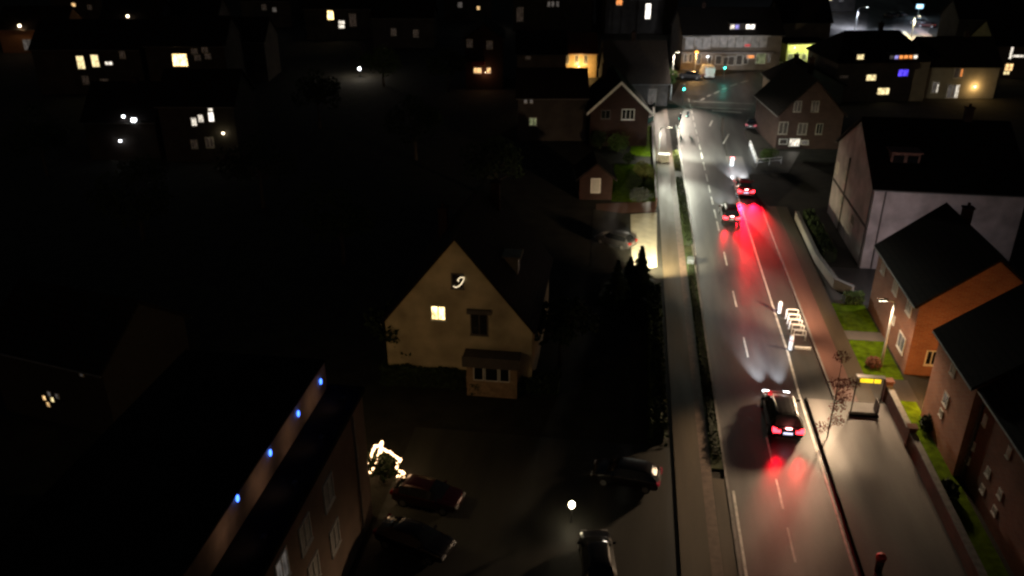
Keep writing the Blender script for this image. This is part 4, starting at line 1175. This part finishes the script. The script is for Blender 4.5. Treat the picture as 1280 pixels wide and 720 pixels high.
for i, (px, py, h, r, lab) in enumerate((
        (505, 462, 5.5, 2.3, 'dark bushy tree covering the left corner of the cream gabled house'),
        (700, 455, 6, 2.4, 'dark tree right of the cream gabled house'),
        (430, 330, 8, 3.4, 'black tree left of the cream gabled house roof'),
        (330, 260, 9, 4, 'black tree in the dark gardens, centre left'),
        (180, 300, 9, 4, 'black tree in the dark gardens, far left'),
        (520, 200, 9, 4, 'black tree above the cream gabled house'),
        (400, 160, 9, 4, 'black tree right of the white lit twin windows'),
        (620, 250, 8, 3.4, 'black tree above the ridge of the cream gabled house'),
        (480, 108, 7.5, 3.6, 'dimly lit tree beside the tiny white lamp'),
        (830, 128, 6.5, 2.0, 'slim green tree by the tall junction lamp'),
        (60, 220, 9, 4, 'black tree at the far left edge'),
        (1215, 250, 8, 3.4, 'black tree behind the white house'),
        (560, 115, 8, 3.6, 'black tree left of the reddish house'))):
    tree(lab, px, py, h, r, leafD if i not in (8, 9) else leafG, 1400, 50 + i)

# young street tree with a few reddish leaf clumps
q = G(1021, 549)
t = thing('young_tree', 'thin young street tree with sparse dark red leaf clumps by the kerb', 'tree', (14.75, q.y, 0.14))
mb = MB()
zt = up_at(Vector((14.75, q.y, 0)), 452)
mb.tube([(0, 0, 0), (0.03, 0, zt * 0.5), (0, 0.05, zt)], [0.05, 0.035, 0.012], 7)
tips = []
rn = random.Random(3)
for k, (z, dx) in enumerate(((0.12, -0.5), (0.2, 0.35), (0.4, 0.25), (0.5, 0.5), (0.66, 0.55), (0.7, -0.15), (0.72, 0.8), (0.97, 0.0))):
    e = Vector((dx, rn.uniform(-0.4, 0.4), zt * z + 0.25)); tips.append(e)
    mb.tube([(0.02, 0, zt * max(0.05, z - 0.06)), tuple(e * 0.98)], [0.022, 0.008], 5)
mb.build('trunk', bark, t, True)
mb = MB()
for e in tips: leaves(mb, e, 0.6, 0.5, 0.42, 170, 0.06, 0.1, rn)
mb.build('crown', leafmat('leaf_red', (0.1, 0.02, 0.016), (0.17, 0.035, 0.03)), t)

# small bluish bin by the hedge
q = G(861, 331)
t = thing('grit_bin', 'small bluish grey grit bin on the verge at the end of the dark hedge', 'bin', (7.15, q.y, 0.1))
mb = MB(); mb.box((0, 0, 0.28), (0.6, 0.8, 0.5)); mb.build('body', mat('grit_bin_grey', (0.07, 0.085, 0.1), 0.7), t)
mb = MB(); mb.box((0, 0, 0.58), (0.66, 0.86, 0.1)); mb.build('lid', mat('grit_bin_lid', (0.08, 0.1, 0.12), 0.7), t)

# string of lights in the yard: draped along a wire between two stakes
pts = [(461, 578), (464, 569), (469, 558), (475, 556), (478, 552), (474, 566), (468, 582), (463, 590), (478, 561), (484, 564), (490, 567), (496, 571), (501, 574), (497, 579), (496, 584), (500, 588), (505, 591), (500, 594), (494, 598), (489, 603)]
base = G(478, 596)
t = thing('light_string', 'warm string of fairy lights draped over a bush in the dark yard', 'fairy lights', (base.x, base.y, 0))
wire = MB(); bulbs = MB(); P = []
for px, py in pts:
    p, k = hit(px, py, (base.x, base.y, 0), Vector((math.sin(TH), -math.cos(TH), 0)))
    P.append(Vector((p.x - base.x, p.y - base.y, p.z)))
wire.tube([tuple(p) for p in P], 0.015, 5)
wire.build('wire', blackM, t)
for a, b in zip(P[:-1], P[1:]):
    n = max(2, int((b - a).length / 0.17))
    for i in range(n):
        p = a.lerp(b, i / n); bulbs.ball((p.x + random.uniform(-.02, .02), p.y + random.uniform(-0.05, 0.05), p.z + random.uniform(-.02, .02)), 0.095, 6, 4)
bulbs.build('bulbs', glow('fairy_warm', (1.0, 0.6, 0.3), 6.5), t)
lamp('POINT', 'light_string_glow', (1.3, 0.2, 1.7), 22, (1, 0.6, 0.3), t, 0.4)
shrub('dark bush under the string of fairy lights', 480, 602, 1.2, leafD, 700, 61, (1.0, 1.0, 0.95))

# ------------------------------------------------------------------ cars
tailM = glow('tail_light_on', (1.0, 0.022, 0.035), 11.0)
tailH = glow('tail_light_core', (1.0, 0.25, 0.25), 40.0)
tailOff = mat('tail_light_off', (0.25, 0.01, 0.01), 0.2, spec=0.6)
headM = glow('headlight_on', (0.9, 0.95, 1.0), 20.0)
headOff = mat('headlight_off', (0.5, 0.5, 0.52), 0.15, spec=0.8)
plateM = glow('lit_plate', (0.75, 0.72, 1.0), 1.6)
plateOff = mat('number_plate', (0.25, 0.25, 0.24), 0.6)
CAB = {  # y, half width, z low, z belt, z top, roof half width
    'hatch': [(-2.1, .72, .42, .72, .8, .66), (-2.06, .83, .3, .84, .95, .7), (-1.9, .88, .22, .93, 1.02, .68), (-1.45, .9, .2, .95, 1.4, .58), (-0.9, .9, .2, .94, 1.47, .56), (0.1, .9, .2, .93, 1.46, .57), (0.45, .9, .2, .92, 1.4, .58), (1.15, .89, .2, .9, .97, .7), (1.75, .87, .22, .82, .86, .66), (2.0, .8, .28, .7, .74, .6), (2.1, .7, .38, .6, .63, .55)],
    'sedan': [(-2.25, .72, .42, .76, .82, .62), (-2.2, .84, .3, .88, .94, .66), (-1.75, .89, .22, .94, 1.0, .66), (-1.05, .9, .2, .95, 1.36, .56), (-0.6, .9, .2, .94, 1.43, .55), (0.2, .9, .2, .93, 1.42, .56), (0.5, .9, .2, .92, 1.36, .57), (1.25, .89, .2, .9, .97, .7), (1.85, .87, .22, .82, .86, .66), (2.1, .8, .28, .7, .74, .6), (2.2, .7, .38, .6, .63, .55)],
}
def paint(name, col, metal=0.3, rough=0.28):
    return mat(name, col, rough, metal, var=0.06, coat=0.8)

def car(name, label, loc, rz, body, style='hatch', tail=False, head=False, red=0, white=0, plate=False, group=None, tone=1.0, wide=1.0, sag=0.25, cat='car', tl=None, cone=46):
    t = thing(name, label, cat, (loc[0], loc[1], loc[2] if len(loc) > 2 else 0.025), rz, group)
    st = CAB[style]
    S = []
    for k in range(len(st) - 1):
        for j in range(3):
            f = j / 3.0
            S.append(tuple(a + (b - a) * f for a, b in zip(st[k], st[k + 1])))
    S.append(st[-1])
    # soften the kinks of the profile
    T = [S[0]] + [tuple((a + 2 * b + c) / 4 for a, b, c in zip(S[i - 1], S[i], S[i + 1])) for i in range(1, len(S) - 1)] + [S[-1]]
    prof = []
    for (y, w, zl, zb, zt, wr) in T:
        w *= wide; wr *= wide
        half = [(w * 0.86, zl), (w * 0.97, zl + 0.12), (w, zl + (zb - zl) * 0.5), (w * 0.985, zb - 0.06), (w * 0.95, zb), (wr + (w * 0.95 - wr) * 0.1, zt - (zt - zb) * 0.12), (wr * 0.88, zt - 0.01), (wr * 0.5, zt + 0.02), (0, zt + 0.03)]
        prof.append([(x, y, z) for x, z in half] + [(-x, y, z) for x, z in reversed(half[:-1])])
    nseg = len(prof[0])
    bod, win_f, win_r, win_s = MB(), MB(), MB(), {1: MB(), -1: MB()}
    for i in range(len(prof) - 1):
        ya = (T[i][0] + T[i + 1][0]) / 2; za = (T[i][4] + T[i + 1][4]) / 2 - (T[i][3] + T[i + 1][3]) / 2
        slope = abs(T[i + 1][4] - T[i][4]) / max(1e-4, abs(T[i + 1][0] - T[i][0]))
        for j in range(nseg - 1):
            q = [prof[i][j], prof[i][j + 1], prof[i + 1][j + 1], prof[i + 1][j]]
            up = 4 <= j <= nseg - 6
            side = j in (4, nseg - 6)
            dst = bod
            if side and za > 0.27: dst = win_s[1 if j == 4 else -1]
            elif up and not side and slope > 0.3 and za > 0.1: dst = win_f if ya > 0 else win_r
            dst.poly(q)
    for i in (0, len(prof) - 1):
        bod.poly(prof[i] if i else list(reversed(prof[i])))
    # underside
    bod.poly([prof[0][0], prof[0][-1]] + [p[-1] for p in prof[1:]] + [p[0] for p in reversed(prof[1:])])
    bod.build('body', body, t, True)
    win_f.build('windscreen', glassD, t, True); win_r.build('rear_window', glassD, t, True)
    for sg in (1, -1): win_s[sg].build('side_window', glassD, t, True)
    L0, L1 = st[0][0], st[-1][0]
    for sx in (-1, 1):
        for wy in (L0 + 0.78, L1 - 0.82):
            mb = MB(); x = sx * 0.8 * wide
            mb.tube([(x - sx * 0.1, wy, 0.31), (x + sx * 0.12, wy, 0.31)], 0.31, 16); wh = mb.build('wheel', rubber, t)
            mb = MB(); mb.tube([(x + sx * 0.11, wy, 0.31), (x + sx * 0.128, wy, 0.31)], 0.2, 12); mb.build('rim', rimM, wh)
        mb = MB(); mb.box((sx * 0.98 * wide, 0.75, 0.98), (0.2, 0.1, 0.13)); mb.build('mirror', body, t)
        mb = MB()
        tx = sx * 0.6 * wide
        mb.box((tx, L0 - 0.02, 0.77), (0.4, 0.1, 0.15)); mb.box((tx + sx * 0.12, L0 + 0.05, 0.83), (0.22, 0.18, 0.2))
        mb.build('tail_light', (tl or tailM) if tail else tailOff, t)
        mb = MB(); mb.box((sx * 0.58 * wide, L1 - 0.08, 0.62), (0.36, 0.22, 0.12)); mb.build('headlight', headM if head else headOff, t)
        if red: lamp('SPOT', 'tail_light_beam', (tx, L0 - 0.12, 0.78), red, (1.0, 0.003, 0.016), t, 0.22, cone, 1.0, (0, -1, -sag))
        if white: lamp('SPOT', 'headlight_beam', (sx * 0.58 * wide, L1 + 0.08, 0.64), white, (0.86, 0.93, 1.0), t, 0.06, 32, 1.0, (0.0, 1, -0.06))
    if tail and plate is not None:
        mb = MB(); mb.box((0, L0 - 0.03, 0.98 if style == 'hatch' else 1.0), (0.3, 0.03, 0.05)); mb.build('brake_light', tailH, t)
    mb = MB(); mb.box((0, L0 - 0.03, 0.66), (0.5, 0.03, 0.12)); mb.build('number_plate', plateM if plate else plateOff, t)
    return t

blackP = paint('black_paint', (0.012, 0.009, 0.01))
greyP = paint('grey_paint', (0.06, 0.06, 0.065))
redP = paint('dark_red_paint', (0.04, 0.003, 0.004))
silverP = paint('silver_paint', (0.3, 0.3, 0.31), 0.6)
def cargo(px, py, z=0.0): return G(px, py, z)

q = G(974, 554)
c1 = car('car', 'black hatchback driving away with red tail lights, nearest on the street', (11.95, q.y + 2.6), R(0.5), blackP, 'hatch', True, True, 1500, 18000, True, 'cars driving up the street', wide=1.03, sag=0.16, cone=56)
c1.scale = (1.2, 1.24, 1.24)
# bright roof rails catching the lamp
mb = MB()
for sx in (-1, 1): mb.tube([(sx * 0.56, -1.2, 1.5), (sx * 0.57, -0.4, 1.54), (sx * 0.58, 0.4, 1.47)], 0.025, 6)
mb.build('roof_rail', steel, c1, True)
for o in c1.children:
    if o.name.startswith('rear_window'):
        o.data.materials[0] = mat('painted_sheen_glass', (0.2, 0.175, 0.15), 0.3, spec=0.7)  # pale base colour stands in for the street lamp's reflection
q = G(907, 281)
c2 = car('car', 'dark red lit car with small tail lights, second in the driving lane', (12.2, q.y + 2.1), 0, redP, 'hatch', True, True, 400, 6000, False, 'cars driving up the street', sag=0.3, cone=40)  # red body colour stands in for tail light falling on it
c2.scale = (1.12, 1.12, 1.12)
q = G(931, 247)
c3 = car('car', 'car with blazing brake lights in the right lane, farthest ahead', (q.x, q.y + 2.1), R(0.5), paint('red_lit_paint', (0.3, 0.012, 0.015)), 'sedan', True, True, 28000, 24000, True, 'cars driving up the street', sag=0.2, cone=33)  # red of the brake lights put into the body colour
c3.scale = (1.15, 1.15, 1.15)

q = G(745, 728)
car('car', 'dark rounded car parked at the bottom edge of the yard', (q.x, q.y + 1.2), R(8), blackP, 'hatch', group='parked cars')
q = G(520, 684)
car('car', 'black parked car with a pale bumper gleam in the yard', (q.x, q.y), R(-108), blackP, 'sedan', group='parked cars')
q = G(536, 628)
car('car', 'dark red parked car beside the fairy lights', (q.x, q.y), R(-100), redP, 'hatch', group='parked cars')
q = G(782, 602)
car('car', 'black parked car with one red reflector, right of the globe lamp', (q.x, q.y), R(82), blackP, 'hatch', True, False, 0, 0, None, 'parked cars', tl=glow('tail_glint', (1, 0.05, 0.08), 0.12))  # faint tail glow stands in for the reflector's red glint
q = G(769, 306)
car('car', 'dark parked car glinting on the darker half of the driveway', (q.x, q.y), R(60), greyP, 'hatch', group='parked cars')
q = G(942, 162)
car('car', 'dark car waiting by the brick house with a faint red light', (q.x, q.y + 1.5), R(-15), blackP, 'sedan', True, False, 0, 0, None, 'parked cars', tl=glow('tail_dim', (1, 0.15, 0.2), 0.5))
q = G(863, 98)
car('car', 'dark car parked in front of the shops by the orange lamp', (q.x, q.y), R(75), greyP, 'sedan', group='parked cars')
for k, (px, py, a, lab, pm) in enumerate(((1112, 22, 20, 'grey car parked on the far side street, left of two', silverP), (1124, 21, 20, 'pale car parked on the far side street, behind the grey one', silverP), (1146, 30, 60, 'dark car under the blue-white sign on the far side street', blackP), (1158, 34, 60, 'dark car at the right end of the far side street', redP))):
    q = G(px, py); car('car', lab, (q.x, q.y), R(a), pm, 'sedan' if k % 2 else 'hatch', group='parked cars')

# white van by the shops
q = G(884.5, 99)
t = thing('van', 'white van parked in front of the shops seen from behind', 'van', (q.x, q.y + 2.3, 0.025), TH)
mb = MB()
prof = [(-2.4, 0.4), (-2.4, 2.0), (-2.25, 2.15), (1.0, 2.15), (1.6, 1.35), (2.35, 1.1), (2.45, 0.4)]
for sx in (-0.95, 0.95): mb.poly([(sx, y, z) for y, z in (prof if sx < 0 else reversed(prof))])
for (a, b) in zip(prof, prof[1:] + prof[:1]): mb.poly([(-0.95, *a), (0.95, *a), (0.95, *b), (-0.95, *b)])
mb.build('body', whiteM, t)
for sx in (-0.46, 0.46):
    mb = MB(); mb.box((sx, -2.415, 1.2), (0.86, 0.03, 1.5)); d = mb.build('rear_door', whiteM, t)
    mb = MB(); mb.box((sx * 0.3, -2.44, 1.1), (0.05, 0.03, 0.16)); mb.build('handle', blackM, d)
    mb = MB(); mb.box((sx * 1.95, -2.43, 0.9), (0.14, 0.04, 0.4)); mb.build('tail_light', tailOff, t)
    for wy in (-1.5, 1.55):
        mb = MB(); mb.tube([(sx * 1.7, wy, 0.34), (sx * 2.12, wy, 0.34)], 0.34, 14); wh = mb.build('wheel', rubber, t)
mb = MB(); mb.poly([(-0.8, 1.02, 2.13), (0.8, 1.02, 2.13), (0.8, 1.585, 1.395), (-0.8, 1.585, 1.395)]); 
mb.v = [(x, y + 0.02, z + 0.02) for x, y, z in mb.v]; mb.build('windscreen', glassD, t)
mb = MB(); mb.box((0, -2.45, 0.55), (0.5, 0.02, 0.12)); mb.build('number_plate', plateOff, t)

# far side street: blue-white sign on a post, pale pavements
q = G(1147, 22)
t = thing('illuminated_sign', 'small blue-white illuminated sign on a post, far top right', 'sign', (q.x, q.y, 0), TH)
zz = up_at(q, 8)
mb = MB(); mb.tube([(0, 0.1, 0), (0, 0.1, zz)], 0.08, 8); mb.build('post', steel, t)
mb = MB(); mb.box((0, -0.05, zz), (1.9, 0.2, 1.1)); mb.build('sign_face', glow('sign_bluewhite', (0.35, 0.7, 1.0), 2.2), t)
lamp('POINT', 'sign_light', (0, -1.0, zz), 300, (0.6, 0.8, 1.0), t, 0.3)
struct('pavement', sheet([G(1124, 41), G(1132, 39), G(1155, 72), G(1146, 76)], 0.03), mat('cream_paving', (0.5, 0.45, 0.3), 0.8))
struct('pavement', sheet([G(1140, 36), G(1150, 34), G(1168, 47), G(1162, 51)], 0.03), mat('pink_paving', (0.35, 0.27, 0.25), 0.8))
struct('pavement', sheet([G(1018, 72), G(1014, 66), G(1050, 44), G(1055, 48)], 0.03), mat('greenish_paving', (0.2, 0.22, 0.12), 0.8))  # greenish light on this strip is put into the paving colour
q = G(1139, 46)
street_lamp('low street lamp over the cream pavement behind the big dark house', q, 5.0, (0.6, -0.6), 8000, (1.0, 0.86, 0.55))

# ------------------------------------------------------------------ render settings
scene.view_settings.view_transform = 'Standard'
scene.view_settings.look = 'None'
scene.view_settings.exposure = 0
scene.view_settings.gamma = 1
scene.cycles.use_denoising = True
scene.cycles.max_bounces = 4
scene.cycles.diffuse_bounces = 2
scene.cycles.glossy_bounces = 2
scene.cycles.transparent_max_bounces = 6
scene.cycles.sample_clamp_indirect = 3.0
scene.cycles.use_light_tree = True
scene.cycles.pixel_filter_type = 'BLACKMAN_HARRIS'
scene.cycles.filter_width = 2.4
cam.dof.use_dof = True
cam.dof.focus_distance = 26
cam.dof.aperture_fstop = 0.62
